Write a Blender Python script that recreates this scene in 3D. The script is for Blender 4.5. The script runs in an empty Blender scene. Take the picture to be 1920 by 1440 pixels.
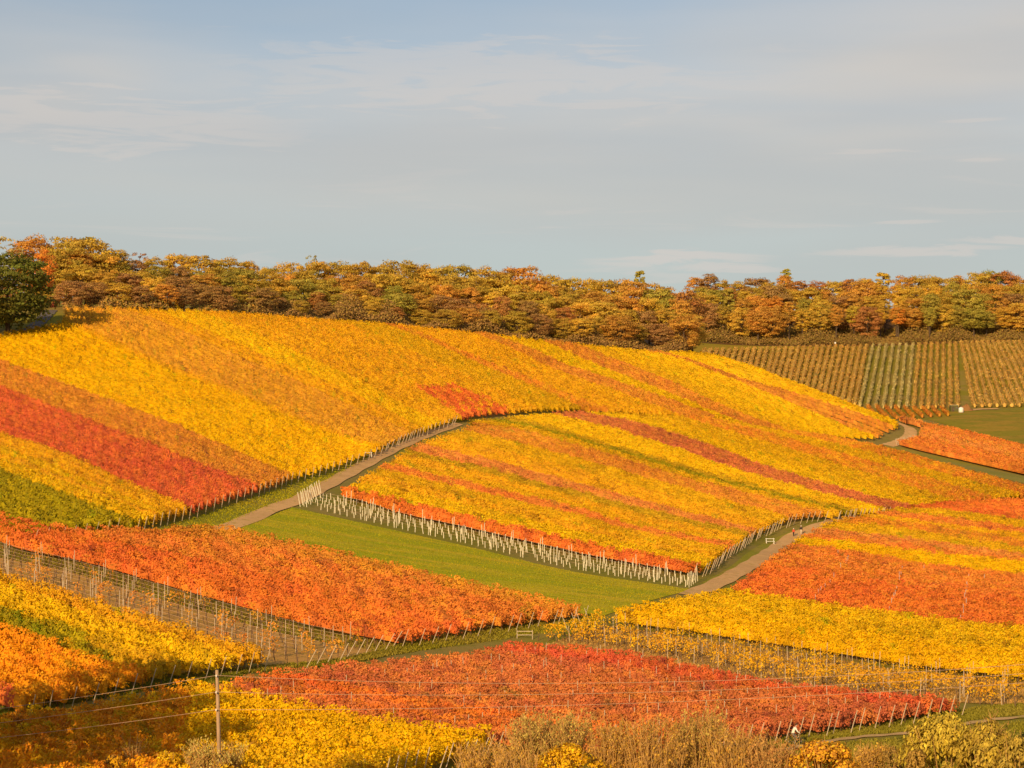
import bpy, math, random
import numpy as np
rng = np.random.default_rng(11)
random.seed(11)
scene = bpy.context.scene
C = scene.collection
R = math.radians

# ------------------------------------------------------------------ camera
F = 3600.0                       # focal length in photo pixels (1920 wide)
YH = 780.0                       # photo row of the eye-level horizon
PITCH = math.atan((YH - 720.0) / F)
CAMZ = 40.0
cam_d = bpy.data.cameras.new('camera')
cam = bpy.data.objects.new('camera', cam_d); C.objects.link(cam)
cam.location = (0, 0, CAMZ); cam.rotation_euler = (R(90) + PITCH, 0, 0)
cam_d.sensor_width = 36.0; cam_d.lens = 36.0 * F / 1920.0
cam_d.clip_start = 1.0; cam_d.clip_end = 30000
scene.camera = cam

# ------------------------------------------------------------------ light
SUN_EL = R(22.0)
TRAVEL = np.array([0.40, 0.917]); TRAVEL /= np.linalg.norm(TRAVEL)     # where the light travels, over the ground
sun_dir = np.array([-TRAVEL[0] * math.cos(SUN_EL), -TRAVEL[1] * math.cos(SUN_EL), math.sin(SUN_EL)])
sd = bpy.data.lights.new('sun', 'SUN'); sd.energy = 4.9; sd.angle = R(0.55); sd.color = (1.0, 0.73, 0.40)
so = bpy.data.objects.new('sun', sd); C.objects.link(so)
from mathutils import Vector
so.rotation_euler = Vector((-sun_dir[0], -sun_dir[1], -sun_dir[2])).to_track_quat('-Z', 'Y').to_euler()

scene.view_settings.view_transform = 'Standard'; scene.view_settings.look = 'None'
scene.view_settings.gamma = 1.0; scene.view_settings.exposure = 0.0
scene.view_settings.use_curve_mapping = False

w = bpy.data.worlds.new('World'); scene.world = w; w.use_nodes = True
nt = w.node_tree; nt.nodes.clear()
def N(t, **kw):
    n = nt.nodes.new(t)
    for k, v in kw.items(): setattr(n, k, v)
    return n
def lk(a, b): nt.links.new(a, b)
out = N('ShaderNodeOutputWorld'); bg = N('ShaderNodeBackground')
sky = N('ShaderNodeTexSky'); sky.sky_type = 'NISHITA'; sky.sun_disc = False
sky.sun_elevation = SUN_EL; sky.sun_rotation = math.atan2(sun_dir[0], sun_dir[1]); sky.altitude = 250
sky.air_density = 1.0; sky.dust_density = 1.2; sky.ozone_density = 1.0
tc = N('ShaderNodeTexCoord')
def mth(op, a, b=None):
    n = N('ShaderNodeMath', operation=op)
    for i, v in enumerate((a, b)):
        if v is None: continue
        if isinstance(v, (int, float)): n.inputs[i].default_value = v
        else: lk(v, n.inputs[i])
    return n.outputs[0]
def noise(scl, off, detail, rough=0.5, dist=0.0):
    mp = N('ShaderNodeMapping'); mp.inputs['Scale'].default_value = scl; mp.inputs['Location'].default_value = off
    mp.inputs['Rotation'].default_value = (0, R(3.5), 0)
    lk(tc.outputs['Generated'], mp.inputs['Vector'])
    n = N('ShaderNodeTexNoise'); n.inputs['Scale'].default_value = 1.0; n.inputs['Detail'].default_value = detail
    n.inputs['Roughness'].default_value = rough; n.inputs['Distortion'].default_value = dist
    lk(mp.outputs[0], n.inputs['Vector']); return n.outputs['Fac']
def ramp(v, a, b, lo=0.0, hi=1.0):
    n = N('ShaderNodeMapRange'); n.interpolation_type = 'SMOOTHSTEP'
    n.inputs['From Min'].default_value = a; n.inputs['From Max'].default_value = b
    n.inputs['To Min'].default_value = lo; n.inputs['To Max'].default_value = hi
    lk(v, n.inputs['Value']); return n.outputs[0]
def mixc(f, a, b):
    n = N('ShaderNodeMix', data_type='RGBA')
    if isinstance(f, (int, float)): n.inputs[0].default_value = f
    else: lk(f, n.inputs[0])
    for i, v in ((6, a), (7, b)):
        if isinstance(v, tuple): n.inputs[i].default_value = (*v, 1)
        else: lk(v, n.inputs[i])
    return n.outputs[2]
SKY_STRENGTH = 0.10
scl = N('ShaderNodeVectorMath', operation='SCALE'); lk(sky.outputs[0], scl.inputs[0]); scl.inputs['Scale'].default_value = SKY_STRENGTH
sx = N('ShaderNodeSeparateXYZ'); lk(tc.outputs['Generated'], sx.inputs[0])
big = noise((2.2, 2.2, 9.0), (3.3, 1.2, 0.35), 4.0, 0.5, 0.2)
edge = mth('ADD', mth('ADD', sx.outputs['Z'], mth('MULTIPLY', mth('SUBTRACT', big, 0.5), 0.16)), mth('MULTIPLY', sx.outputs['X'], -0.10))
veil = mth('MULTIPLY', ramp(edge, 0.165, 0.245, 0.95, 0.30), ramp(noise((3.0, 3.0, 16.0), (1.3, 7.2, 0.9), 4.0, 0.5, 0.3), 0.30, 0.66, 0.78, 1.0))
streak = mth('MULTIPLY', ramp(noise((9.0, 9.0, 95.0), (0.4, 2.0, 5.1), 5.0, 0.6, 0.9), 0.54, 0.70, 0.0, 0.32), ramp(sx.outputs['Z'], 0.085, 0.15, 1.0, 0.10))
tone = ramp(noise((3.0, 3.0, 26.0), (9.0, 4.0, 2.0), 3.0, 0.5, 0.3), 0.32, 0.68)
low = ramp(sx.outputs['Z'], 0.06, 0.17, 0.0, 1.0)
veilc = mixc(low, (0.485, 0.52, 0.51), mixc(tone, (0.53, 0.53, 0.525), (0.63, 0.59, 0.545)))
c1 = mixc(veil, scl.outputs[0], veilc)
az = mth('ARCTAN2', sx.outputs['X'], sx.outputs['Y']); el = mth('ARCSINE', sx.outputs['Z'])
frz = noise((16.0, 16.0, 130.0), (0.4, 2.0, 5.1), 5.0, 0.6, 0.8)
wsum = streak
for a0, e0, sa, se, am in ((0.086, 0.0805, 0.052, 0.0042, 0.6), (0.112, 0.0755, 0.034, 0.0024, 0.55), (0.205, 0.0838, 0.055, 0.0022, 0.55), (0.262, 0.0885, 0.040, 0.0022, 0.5), (0.203, 0.0985, 0.020, 0.0014, 0.45),
                           (0.186, 0.1350, 0.026, 0.0012, 0.35), (0.240, 0.1290, 0.014, 0.0012, 0.4), (0.236, 0.1490, 0.018, 0.0014, 0.35), (-0.22, 0.150, 0.13, 0.012, 0.38), (0.00, 0.176, 0.16, 0.014, 0.36), (-0.42, 0.11, 0.06, 0.003, 0.5), (0.45, 0.10, 0.06, 0.003, 0.5)):
    da = mth('DIVIDE', mth('SUBTRACT', az, a0), sa)
    de = mth('DIVIDE', mth('SUBTRACT', mth('SUBTRACT', el, e0), mth('MULTIPLY', mth('SUBTRACT', frz, 0.5), se * 6.0)), se)
    r2 = mth('ADD', mth('MULTIPLY', da, da), mth('MULTIPLY', de, de))
    wsum = mth('MAXIMUM', wsum, ramp(r2, 0.05, 1.3, am, 0.0))
c2 = mixc(wsum, c1, (0.68, 0.615, 0.565))
lk(c2, bg.inputs['Color']); bg.inputs['Strength'].default_value = 1.0
lk(bg.outputs[0], out.inputs['Surface'])

# ------------------------------------------------------------------ photo ray helpers and the terrain
cp, sp_ = math.cos(PITCH), math.sin(PITCH)
def ray(px, py):
    px = np.asarray(px, float); py = np.asarray(py, float)
    u = (px - 960.0) / F; v = (720.0 - py) / F
    d = np.stack([u, cp - v * sp_, sp_ + v * cp], -1)
    return d / d[..., 1:2]
CTRL = [  # photo column, row, metres along the view
 (0,1440,128),(480,1440,134),(960,1440,140),(1440,1440,143),(1900,1440,146),
 (1490,1400,155),(1900,1348,166),(0,1330,158),(283,1270,166),(507,1245,180),(360,1290,164),
 (560,1252,182),(740,1212,205),(1000,1180,218),(1115,1155,224),(0,1070,205),(0,1190,178),(230,1145,192),(250,1090,212),
 (1300,1260,200),(1300,1350,170),(900,1300,176),(1700,1310,178),(1900,1275,190),(900,1385,153),
 (1280,1190,222),(1600,1235,206),(1913,1180,228),(1350,1110,256),(1290,1105,254),(1480,1130,250),(1713,1165,240),
 (300,1003,238),(0,1000,225),(420,990,248),(560,940,278),(500,920,288),(700,855,348),(870,785,415),(960,778,432),
 (700,1010,260),(900,1070,248),(1113,1100,246),
 (0,880,280),(0,720,380),(0,648,428),(115,612,450),(130,577,478),(295,580,500),(500,592,525),(717,606,550),(900,624,572),(1075,643,592),(1280,660,605),
 (370,715,412),(633,820,362),(633,725,420),(913,690,500),(1200,740,525),(1130,770,474),(1290,780,500),(1470,802,532),(1640,825,548),(1690,800,572),
 (1450,705,600),(1560,750,592),
 (1040,845,398),(1140,875,380),(1280,915,362),(1490,975,345),(1410,1005,332),(1330,1068,278),(1387,1035,305),(1480,1012,335),
 (1600,962,385),(1780,940,412),(1910,930,425),(1280,845,415),(1613,885,445),(1913,915,455),(1780,872,485),
 (1850,875,525),(1920,892,508),(1720,815,565),(1800,835,552),(1850,822,588),(1920,842,580),
 (1600,760,770),(1700,775,750),(1810,772,745),(1920,765,760),(1750,790,715),(1850,810,690),(1915,832,655),
 (1340,655,890),(1500,652,900),(1630,648,905),(1800,642,905),(1920,640,905),(1700,710,825),(1900,700,830)]
HID = [  # photo column, metres, height against the eye: ground the photo does not show
 (1500,680,-4),(1650,650,-9),(1800,640,-10),(1400,740,4),(1280,640,20),(1300,760,12),
 (1300,1000,52),(1500,1000,53),(1700,1000,54),(1950,1000,55),(1300,1150,58),(1950,1150,60),
 (700,650,35),(1000,680,36),(1100,720,33),(1250,700,27),(200,560,31),(0,520,29),(450,590,32),(0,700,40),(500,800,48),(900,900,50),(0,1100,60),(700,1100,58),
 (-400,430,16),(-400,200,-14),(-400,300,-3),(-400,130,-22),(-400,600,33),(2300,150,-27),(2300,250,-26),(2300,400,-18),(2300,550,-17),(2300,700,-5),(2300,900,36)]
XYZ = [(0,0,-2),(0,30,-9),(0,70,-19),(-60,60,-15),(60,60,-18),(-60,0,-1),(60,0,-3),(0,-80,4),(-150,-50,3),(150,-50,2),(-150,90,-16),(150,90,-21)]
_pts = []
for a, b, d in CTRL: _pts.append(ray(a, b) * d)
for a, d, z in HID: _pts.append(np.array([(a - 960) / F * d, d, z]))
for p in XYZ: _pts.append(np.array(p, float))
_pts = np.array(_pts)
_K = _pts[:, :2] / 100.0
def _U(r2): return 0.5 * r2 * np.log(r2 + 1e-12)
_n = len(_K)
_A = np.zeros((_n + 3, _n + 3))
_A[:_n, :_n] = _U(((_K[:, None] - _K[None]) ** 2).sum(-1)) + np.eye(_n) * 0.02
_A[:_n, _n] = 1; _A[:_n, _n + 1:] = _K; _A[_n, :_n] = 1; _A[_n + 1:, :_n] = _K.T
_w = np.linalg.solve(_A, np.concatenate([_pts[:, 2], np.zeros(3)]))
def zat(x, y):
    x = np.clip(np.asarray(x, float), -270, 340); y = np.clip(np.asarray(y, float), -80, 1150)
    sh = np.broadcast(x, y).shape
    x = np.broadcast_to(x, sh).ravel() / 100; y = np.broadcast_to(y, sh).ravel() / 100
    o = np.empty(len(x))
    for i in range(0, len(x), 20000):
        a, b = x[i:i + 20000], y[i:i + 20000]
        r2 = (a[:, None] - _K[None, :, 0]) ** 2 + (b[:, None] - _K[None, :, 1]) ** 2
        o[i:i + 20000] = _U(r2) @ _w[:_n] + _w[_n] + a * _w[_n + 1] + b * _w[_n + 2]
    return o.reshape(sh) + CAMZ
def ground(px, py, h=0.0, dmax=1100.0, dmin=95.0):
    """Where the line of sight through a photo point meets the ground raised by h."""
    d = ray(px, py); t = np.arange(dmin, dmax, 0.75)
    c = CAMZ + d[2] * t - zat(d[0] * t, t) - h
    hit = np.nonzero(c <= 0)[0]
    if len(hit) and hit[0] > 0:
        i = hit[0]; k = c[i - 1] / (c[i - 1] - c[i]); tt = t[i - 1] + k * 0.75
    else: tt = t[np.argmin(np.abs(c))]
    x, y = d[0] * tt, tt
    return np.array([x, y, float(zat(x, y))])
def on(x, y): return np.array([x, y, float(zat(x, y))])
def at(px, d): x = (px - 960) / F * d; return on(x, d)

# ------------------------------------------------------------------ materials
MATS = {}
def lin(r, g, b):
    f = lambda c: c / 12.92 if c <= 0.04045 else ((c + 0.055) / 1.055) ** 2.4
    return (f(r / 255), f(g / 255), f(b / 255))
def new_mat(name):
    m = bpy.data.materials.new(name); m.use_nodes = True; MATS[name] = m
    return m, m.node_tree, m.node_tree.nodes['Principled BSDF']
def plain(name, col, rough=0.7, spec=0.3, var=0.15, scale=6.0, metal=0.0):
    m, t, b = new_mat(name)
    n = t.nodes.new('ShaderNodeTexNoise'); n.inputs['Scale'].default_value = scale; n.inputs['Detail'].default_value = 4
    tcn = t.nodes.new('ShaderNodeTexCoord'); t.links.new(tcn.outputs['Object'], n.inputs['Vector'])
    mx = t.nodes.new('ShaderNodeMix'); mx.data_type = 'RGBA'
    mx.inputs[6].default_value = (*[c * (1 - var) for c in col], 1); mx.inputs[7].default_value = (*[min(1, c * (1 + var)) for c in col], 1)
    t.links.new(n.outputs['Fac'], mx.inputs[0]); t.links.new(mx.outputs[2], b.inputs['Base Color'])
    b.inputs['Roughness'].default_value = rough; b.inputs['Specular IOR Level'].default_value = spec; b.inputs['Metallic'].default_value = metal
    return m
def leafmat(name, objcolor=False, trans=0.22):
    m, t, b = new_mat(name)
    a = t.nodes.new('ShaderNodeAttribute'); a.attribute_name = 'Col'
    col = a.outputs['Color']
    if objcolor:
        oi = t.nodes.new('ShaderNodeObjectInfo'); mx = t.nodes.new('ShaderNodeMix'); mx.data_type = 'RGBA'; mx.blend_type = 'MULTIPLY'
        mx.inputs[0].default_value = 1; t.links.new(col, mx.inputs[6]); t.links.new(oi.outputs['Color'], mx.inputs[7]); col = mx.outputs[2]
    t.links.new(col, b.inputs['Base Color']); b.inputs['Roughness'].default_value = 0.65; b.inputs['Specular IOR Level'].default_value = 0.15
    tr = t.nodes.new('ShaderNodeBsdfTranslucent'); t.links.new(col, tr.inputs['Color'])
    ms = t.nodes.new('ShaderNodeMixShader'); ms.inputs[0].default_value = trans
    o = t.nodes['Material Output']
    t.links.new(b.outputs[0], ms.inputs[1]); t.links.new(tr.outputs[0], ms.inputs[2]); t.links.new(ms.outputs[0], o.inputs['Surface'])
    return m
def groundmat(name, cols, scales=(0.05, 0.6, 5.0), thr=(0.42, 0.6), stretch=None, bump=0.3):
    """Two ground colours mixed by world-scale noise, with finer mottling."""
    m, t, b = new_mat(name)
    g = t.nodes.new('ShaderNodeNewGeometry'); vec = g.outputs['Position']
    if stretch:
        mp = t.nodes.new('ShaderNodeMapping'); mp.inputs['Scale'].default_value = stretch[0]; mp.inputs['Rotation'].default_value = (0, 0, stretch[1])
        t.links.new(vec, mp.inputs['Vector']); vec = mp.outputs[0]
    ns = []
    for s in scales:
        n = t.nodes.new('ShaderNodeTexNoise'); n.inputs['Scale'].default_value = s; n.inputs['Detail'].default_value = 5; n.inputs['Roughness'].default_value = 0.6
        t.links.new(vec, n.inputs['Vector']); ns.append(n.outputs['Fac'])
    def mr(v, a, b_):
        n = t.nodes.new('ShaderNodeMapRange'); n.interpolation_type = 'SMOOTHSTEP'; n.inputs[1].default_value = a; n.inputs[2].default_value = b_
        t.links.new(v, n.inputs[0]); return n.outputs[0]
    def mx(f, a, b_):
        n = t.nodes.new('ShaderNodeMix'); n.data_type = 'RGBA'; t.links.new(f, n.inputs[0])
        for i, v in ((6, a), (7, b_)):
            if isinstance(v, tuple): n.inputs[i].default_value = (*v, 1)
            else: t.links.new(v, n.inputs[i])
        return n.outputs[2]
    base = mx(mr(ns[0], *thr), cols[0], cols[1])
    base = mx(mr(ns[1], 0.52, 0.72), base, cols[2])
    base = mx(mr(ns[2], 0.5, 0.75), base, tuple(c * 0.6 for c in cols[0]))
    t.links.new(base, b.inputs['Base Color']); b.inputs['Roughness'].default_value = 0.9; b.inputs['Specular IOR Level'].default_value = 0.1
    bp = t.nodes.new('ShaderNodeBump'); bp.inputs['Strength'].default_value = bump; bp.inputs['Distance'].default_value = 0.15
    t.links.new(ns[2], bp.inputs['Height']); t.links.new(bp.outputs[0], b.inputs['Normal'])
    return m
M_VINE = leafmat('vine_leaves'); M_CROWN = leafmat('tree_leaves', True, 0.35); M_BUSH = leafmat('bush_leaves')
M_GROUND = groundmat('grassy_soil', [(0.22, 0.185, 0.016), (0.27, 0.19, 0.045), (0.17, 0.16, 0.012)])
M_MEADOW = groundmat('meadow_grass', [(0.34, 0.33, 0.005), (0.52, 0.37, 0.018), (0.24, 0.26, 0.004)], (0.07, 0.26, 1.3), stretch=((0.5, 4.5, 1), R(21)))
M_SOIL = groundmat('bare_soil', [(0.62, 0.32, 0.08), (0.54, 0.28, 0.06), (0.38, 0.27, 0.02)], (0.12, 0.5, 4.0), stretch=((1, 5, 1), R(8)))
M_GRAVEL = groundmat('gravel_track', [(0.66, 0.38, 0.15), (0.58, 0.33, 0.13), (0.46, 0.29, 0.07)], (0.2, 0.9, 6.0))
M_ASPH = groundmat('worn_asphalt', [(0.13, 0.11, 0.10), (0.16, 0.13, 0.11), (0.11, 0.10, 0.09)], (0.2, 0.9, 6.0))
M_FLOOR = groundmat('leaf_litter', [(0.16, 0.075, 0.022), (0.12, 0.065, 0.022), (0.09, 0.075, 0.02)])
M_POST = plain('weathered_post', (0.55, 0.42, 0.27), 0.8, 0.2, 0.3, 3)
M_METAL = plain('galvanised_post', (0.50, 0.45, 0.38), 0.55, 0.4, 0.2, 5)
M_TUBE = plain('grow_tube_plastic', (0.78, 0.68, 0.46), 0.5, 0.35, 0.1, 3)
M_BARK = plain('bark', (0.115, 0.075, 0.045), 0.9, 0.1, 0.45, 1.5)
M_TWIG = plain('dry_twig', (0.52, 0.29, 0.085), 0.9, 0.1, 0.4, 0.7)
M_WIRE = plain('wire', (0.50, 0.30, 0.17), 0.5, 0.5, 0.1, 3)
M_POLE = plain('pole_wood', (0.42, 0.27, 0.15), 0.8, 0.2, 0.3, 2)
M_WHITE = plain('white_paint', (0.78, 0.72, 0.60), 0.5, 0.4, 0.08, 4)

# ------------------------------------------------------------------ mesh helpers
def npmesh(name, V, Q, col=None, mat=None, smooth=False):
    V = np.asarray(V, np.float32); Q = np.asarray(Q, np.int32); k = Q.shape[1]
    me = bpy.data.meshes.new(name)
    me.vertices.add(len(V)); me.vertices.foreach_set('co', V.ravel())
    me.loops.add(Q.size); me.loops.foreach_set('vertex_index', Q.ravel())
    me.polygons.add(len(Q)); me.polygons.foreach_set('loop_start', np.arange(0, Q.size, k, dtype=np.int32))
    if smooth: me.polygons.foreach_set('use_smooth', np.ones(len(Q), bool))
    me.update(calc_edges=True)
    if col is not None:
        a = me.attributes.new('Col', 'FLOAT_COLOR', 'FACE')
        c4 = np.ones((len(Q), 4), np.float32); c4[:, :3] = np.clip(col, 0, 1); a.data.foreach_set('color', c4.ravel())
    if mat: me.materials.append(mat)
    return me
def pymesh(name, V, Fc, mat, smooth=False):
    me = bpy.data.meshes.new(name); me.from_pydata([tuple(map(float, v)) for v in V], [], Fc); me.materials.append(mat)
    if smooth:
        for p in me.polygons: p.use_smooth = True
    me.update(); return me
def link(name, me, parent=None, loc=(0, 0, 0), rot=(0, 0, 0), scale=(1, 1, 1)):
    o = bpy.data.objects.new(name, me); C.objects.link(o); o.location = tuple(map(float, loc)); o.rotation_euler = rot; o.scale = scale
    if parent: o.parent = parent
    return o
def tag(o, label=None, cat=None, group=None, kind=None):
    if label: o['label'] = label
    if cat: o['category'] = cat
    if group: o['group'] = group
    if kind: o['kind'] = kind
    return o
class MB:
    def __init__(s): s.V = []; s.F = []
    def box(s, c, d, rz=0.0):
        n = len(s.V); cr, sr = math.cos(rz), math.sin(rz)
        for z in (-1, 1):
            for x, y in ((-1, -1), (1, -1), (1, 1), (-1, 1)):
                a, b = x * d[0] / 2, y * d[1] / 2
                s.V.append((c[0] + a * cr - b * sr, c[1] + a * sr + b * cr, c[2] + z * d[2] / 2))
        s.F += [[n + i for i in f] for f in ((3, 2, 1, 0), (4, 5, 6, 7), (0, 1, 5, 4), (1, 2, 6, 5), (2, 3, 7, 6), (3, 0, 4, 7))]
        return s
    def tube(s, pts, rad, sides=6, cap=True):
        pts = [np.asarray(p, float) for p in pts]; n0 = len(s.V)
        if not hasattr(rad, '__len__'): rad = [rad] * len(pts)
        for i, p in enumerate(pts):
            t = pts[min(i + 1, len(pts) - 1)] - pts[max(i - 1, 0)]; t /= np.linalg.norm(t) + 1e-9
            r = np.array([1, 0, 0]) if abs(t[0]) < 0.9 else np.array([0, 1, 0])
            a = np.cross(t, r); a /= np.linalg.norm(a); b = np.cross(t, a)
            for k in range(sides):
                an = 2 * math.pi * k / sides; s.V.append(tuple(p + rad[i] * (math.cos(an) * a + math.sin(an) * b)))
        for i in range(len(pts) - 1):
            for k in range(sides):
                k2 = (k + 1) % sides; a = n0 + i * sides
                s.F.append([a + k, a + k2, a + sides + k2, a + sides + k])
        if cap:
            s.F.append([n0 + k for k in range(sides)][::-1]); s.F.append([n0 + (len(pts) - 1) * sides + k for k in range(sides)])
        return s
    def ball(s, c, r, nu=10, nv=7):
        n0 = len(s.V); c = np.asarray(c, float); r = np.broadcast_to(r, 3)
        for j in range(nv + 1):
            ph = math.pi * j / nv
            for i in range(nu):
                th = 2 * math.pi * i / nu
                s.V.append(tuple(c + r * np.array([math.sin(ph) * math.cos(th), math.sin(ph) * math.sin(th), math.cos(ph)])))
        for j in range(nv):
            for i in range(nu):
                i2 = (i + 1) % nu; s.F.append([n0 + j * nu + i, n0 + (j + 1) * nu + i, n0 + (j + 1) * nu + i2, n0 + j * nu + i2])
        return s
    def build(s, name, mat, parent=None, loc=(0, 0, 0), rot=(0, 0, 0), smooth=False):
        return link(name, pymesh(name, s.V, s.F, mat, smooth), parent, loc, rot)
def empty(name, loc, rz=0.0, scale=(1, 1, 1)):
    o = bpy.data.objects.new(name, None); C.objects.link(o); o.location = tuple(map(float, loc)); o.rotation_euler = (0, 0, rz); o.scale = scale
    o.empty_display_size = 0.5
    return o

# ------------------------------------------------------------------ ground
def axis(fine0, fine1, step, lo, hi):
    a = list(np.arange(fine0, fine1 + 0.01, step)); s = step
    while a[-1] < hi: s *= 1.35; a.append(a[-1] + s)
    s = step; b = []; v = fine0
    while v > lo: s *= 1.35; v -= s; b.append(v)
    return np.array(b[::-1] + a)
gx = axis(-160, 250, 3.0, -6000, 6000)
gy = np.concatenate([axis(84, 700, 2.5, -3000, 701)[:-1], np.arange(704, 1160, 6.0), 1160 * 1.35 ** np.arange(0.2, 7, 0.6)])
gy = np.unique(gy)
GX, GY = np.meshgrid(gx, gy); GZ = zat(GX, GY)
nx, ny = len(gx), len(gy)
ii = (np.arange(ny - 1)[:, None] * nx + np.arange(nx - 1)[None]).ravel()
tag(link('ground', npmesh('ground', np.stack([GX, GY, GZ], -1).reshape(-1, 3), np.stack([ii, ii + 1, ii + nx + 1, ii + nx], 1), None, M_GROUND, True)), kind='structure')

def resample(P, n):
    P = np.asarray(P, float); s = np.concatenate([[0], np.cumsum(np.linalg.norm(np.diff(P[:, :2], axis=0), axis=1))])
    t = np.linspace(0, s[-1], n); return np.stack([np.interp(t, s, P[:, i]) for i in range(P.shape[1])], 1)
def smooth_px(pts, n=24):
    """Catmull-Rom through photo points."""
    P = np.asarray(pts, float)
    if len(P) < 3: return resample(P, n)
    Q = np.vstack([2 * P[0] - P[1], P, 2 * P[-1] - P[-2]]); o = []
    per = max(2, n // (len(P) - 1))
    for i in range(1, len(Q) - 2):
        for t in np.linspace(0, 1, per, endpoint=False):
            a, b, c, d = Q[i - 1:i + 3]
            o.append(0.5 * (2 * b + (c - a) * t + (2 * a - 5 * b + 4 * c - d) * t * t + (3 * b - a - 3 * c + d) * t ** 3))
    o.append(P[-1]); return np.array(o)
def curve_world(pts, h=1.5, dmax=1100.0, n=24):
    return np.array([ground(p[0], p[1], h, dmax) for p in smooth_px(pts, n)])
def sheet(name, up, lo, mat, lift, h=0.0, n=60, dmax=1100.0, kind='structure'):
    A = resample(curve_world(up, h, dmax), n); B = resample(curve_world(lo, h, dmax), n)
    m = max(4, int(np.linalg.norm(A[:, :2] - B[:, :2], axis=1).max() / 2.0))
    t = np.linspace(0, 1, m)[:, None, None]; P = A[None] * (1 - t) + B[None] * t
    P = P.reshape(-1, 3); P[:, 2] = zat(P[:, 0], P[:, 1]) + lift
    i = (np.arange(m - 1)[:, None] * n + np.arange(n - 1)[None]).ravel()
    return tag(link(name, npmesh(name, P, np.stack([i, i + n, i + n + 1, i + 1], 1), None, mat, True)), kind=kind)
def ribbon(name, pts, width, mat, lift=0.05, dmax=1100.0, m=5):
    P = resample(curve_world(pts, 0.0, dmax, 40), 80)
    T = np.gradient(P[:, :2], axis=0); T /= np.linalg.norm(T, axis=1)[:, None]; Nn = np.stack([-T[:, 1], T[:, 0]], 1)
    V = []
    for k in range(m):
        off = (k / (m - 1) - 0.5) * width
        xy = P[:, :2] + Nn * (off + 0.12 * np.sin(np.arange(80) * 0.9 + k)[:, None] * (k in (0, m - 1)))
        V.append(np.stack([xy[:, 0], xy[:, 1], zat(xy[:, 0], xy[:, 1]) + lift], 1))
    V = np.concatenate(V); i = (np.arange(m - 1)[:, None] * 80 + np.arange(79)[None]).ravel()
    return tag(link(name, npmesh(name, V, np.stack([i, i + 1, i + 81, i + 80], 1), None, mat, True)), kind='structure')

# ------------------------------------------------------------------ the setting: meadow, tracks, soil
def world_sheet(name, pxs, d0, d1, mat, lift, m=12):
    V = []
    for k in range(m):
        t = k / (m - 1)
        for px, a, b in zip(pxs, d0, d1):
            d = a + (b - a) * t; x = (px - 960) / F * d; V.append((x, d, 0))
    V = np.array(V); V[:, 2] = zat(V[:, 0], V[:, 1]) + lift; n = len(pxs)
    i = (np.arange(m - 1)[:, None] * n + np.arange(n - 1)[None]).ravel()
    return tag(link(name, npmesh(name, V, np.stack([i, i + 1, i + n + 1, i + n], 1), None, mat, True)), kind='structure')
MEADOW_UP = [(548, 952), (647, 974), (763, 1000), (897, 1030), (1013, 1059), (1113, 1079), (1300, 1106)]
MEADOW_LO = [(420, 1004), (520, 1032), (640, 1062), (810, 1100), (950, 1128), (1080, 1150), (1130, 1156)]
sheet('meadow', MEADOW_UP, MEADOW_LO, M_MEADOW, 0.05)
sheet('far_meadow', [(1765, 772), (1830, 770), (1960, 769)], [(1735, 786), (1830, 812), (1960, 846)], groundmat('far_meadow_grass', [(0.24, 0.19, 0.012), (0.33, 0.20, 0.02), (0.17, 0.155, 0.008)], (0.05, 0.14, 0.7), stretch=((1, 2.5, 1), R(-35))), 0.10)
sheet('grass_verge', [(240, 1006), (372, 968), (500, 922), (560, 896), (640, 862), (700, 838), (800, 806), (872, 782)],
      [(330, 1014), (430, 983), (500, 954), (560, 932), (620, 902), (680, 869), (800, 811), (880, 786)], groundmat('verge_grass', [(0.26, 0.23, 0.012), (0.31, 0.235, 0.03), (0.20, 0.19, 0.010)], (0.1, 0.5, 3.0)), 0.05)
sheet('grass_verge', [(1318, 1092), (1370, 1062), (1404, 1035), (1440, 1015), (1490, 994)], [(1322, 1104), (1385, 1068), (1424, 1044), (1458, 1021), (1492, 1001)], MATS['verge_grass'], 0.05)
sheet('grass_verge', [(1655, 832), (1727, 848), (1850, 877), (1960, 902)], [(1640, 838), (1727, 860), (1850, 890), (1960, 916)], groundmat('cut_grass', [(0.27, 0.22, 0.025), (0.30, 0.23, 0.04), (0.21, 0.19, 0.016)], (0.1, 0.5, 3.0)), 0.06)
ribbon('path', [(300, 1016), (430, 988), (500, 959), (560, 937), (620, 906), (680, 873), (740, 841), (800, 815), (858, 794)], 2.7, M_GRAVEL, 0.10)
ribbon('path', [(1290, 1117), (1340, 1097), (1390, 1070), (1430, 1046), (1465, 1023), (1490, 1006), (1530, 990), (1600, 967)], 2.8, M_GRAVEL, 0.10)
ribbon('path', [(1664, 836), (1690, 828), (1706, 817), (1706, 804), (1692, 797), (1680, 792)], 3.6, M_GRAVEL, 0.12, 640)
ribbon('road', [(10, 652), (45, 628), (72, 606), (84, 594), (95, 582)], 3.4, M_ASPH, 0.12)
ribbon('path', [(1440, 1412), (1500, 1401), (1560, 1390), (1620, 1382), (1690, 1377), (1760, 1368), (1850, 1352), (1960, 1342)], 0.9, groundmat('pale_lane', [(0.60, 0.37, 0.16), (0.52, 0.32, 0.13), (0.40, 0.3, 0.05)], (0.2, 0.9, 6.0)), 0.08)
ribbon('path', [(1812, 771), (1835, 768), (1872, 767)], 3.0, M_GRAVEL, 0.2)
world_sheet('forest_floor', list(range(-60, 1340, 50)), [440 + 0.135 * max(0, p) + (18 if p < 120 else 48 if p < 1000 else 30) for p in range(-60, 1340, 50)], [640 + 0.06 * p for p in range(-60, 1340, 50)], M_FLOOR, 0.12)
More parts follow.
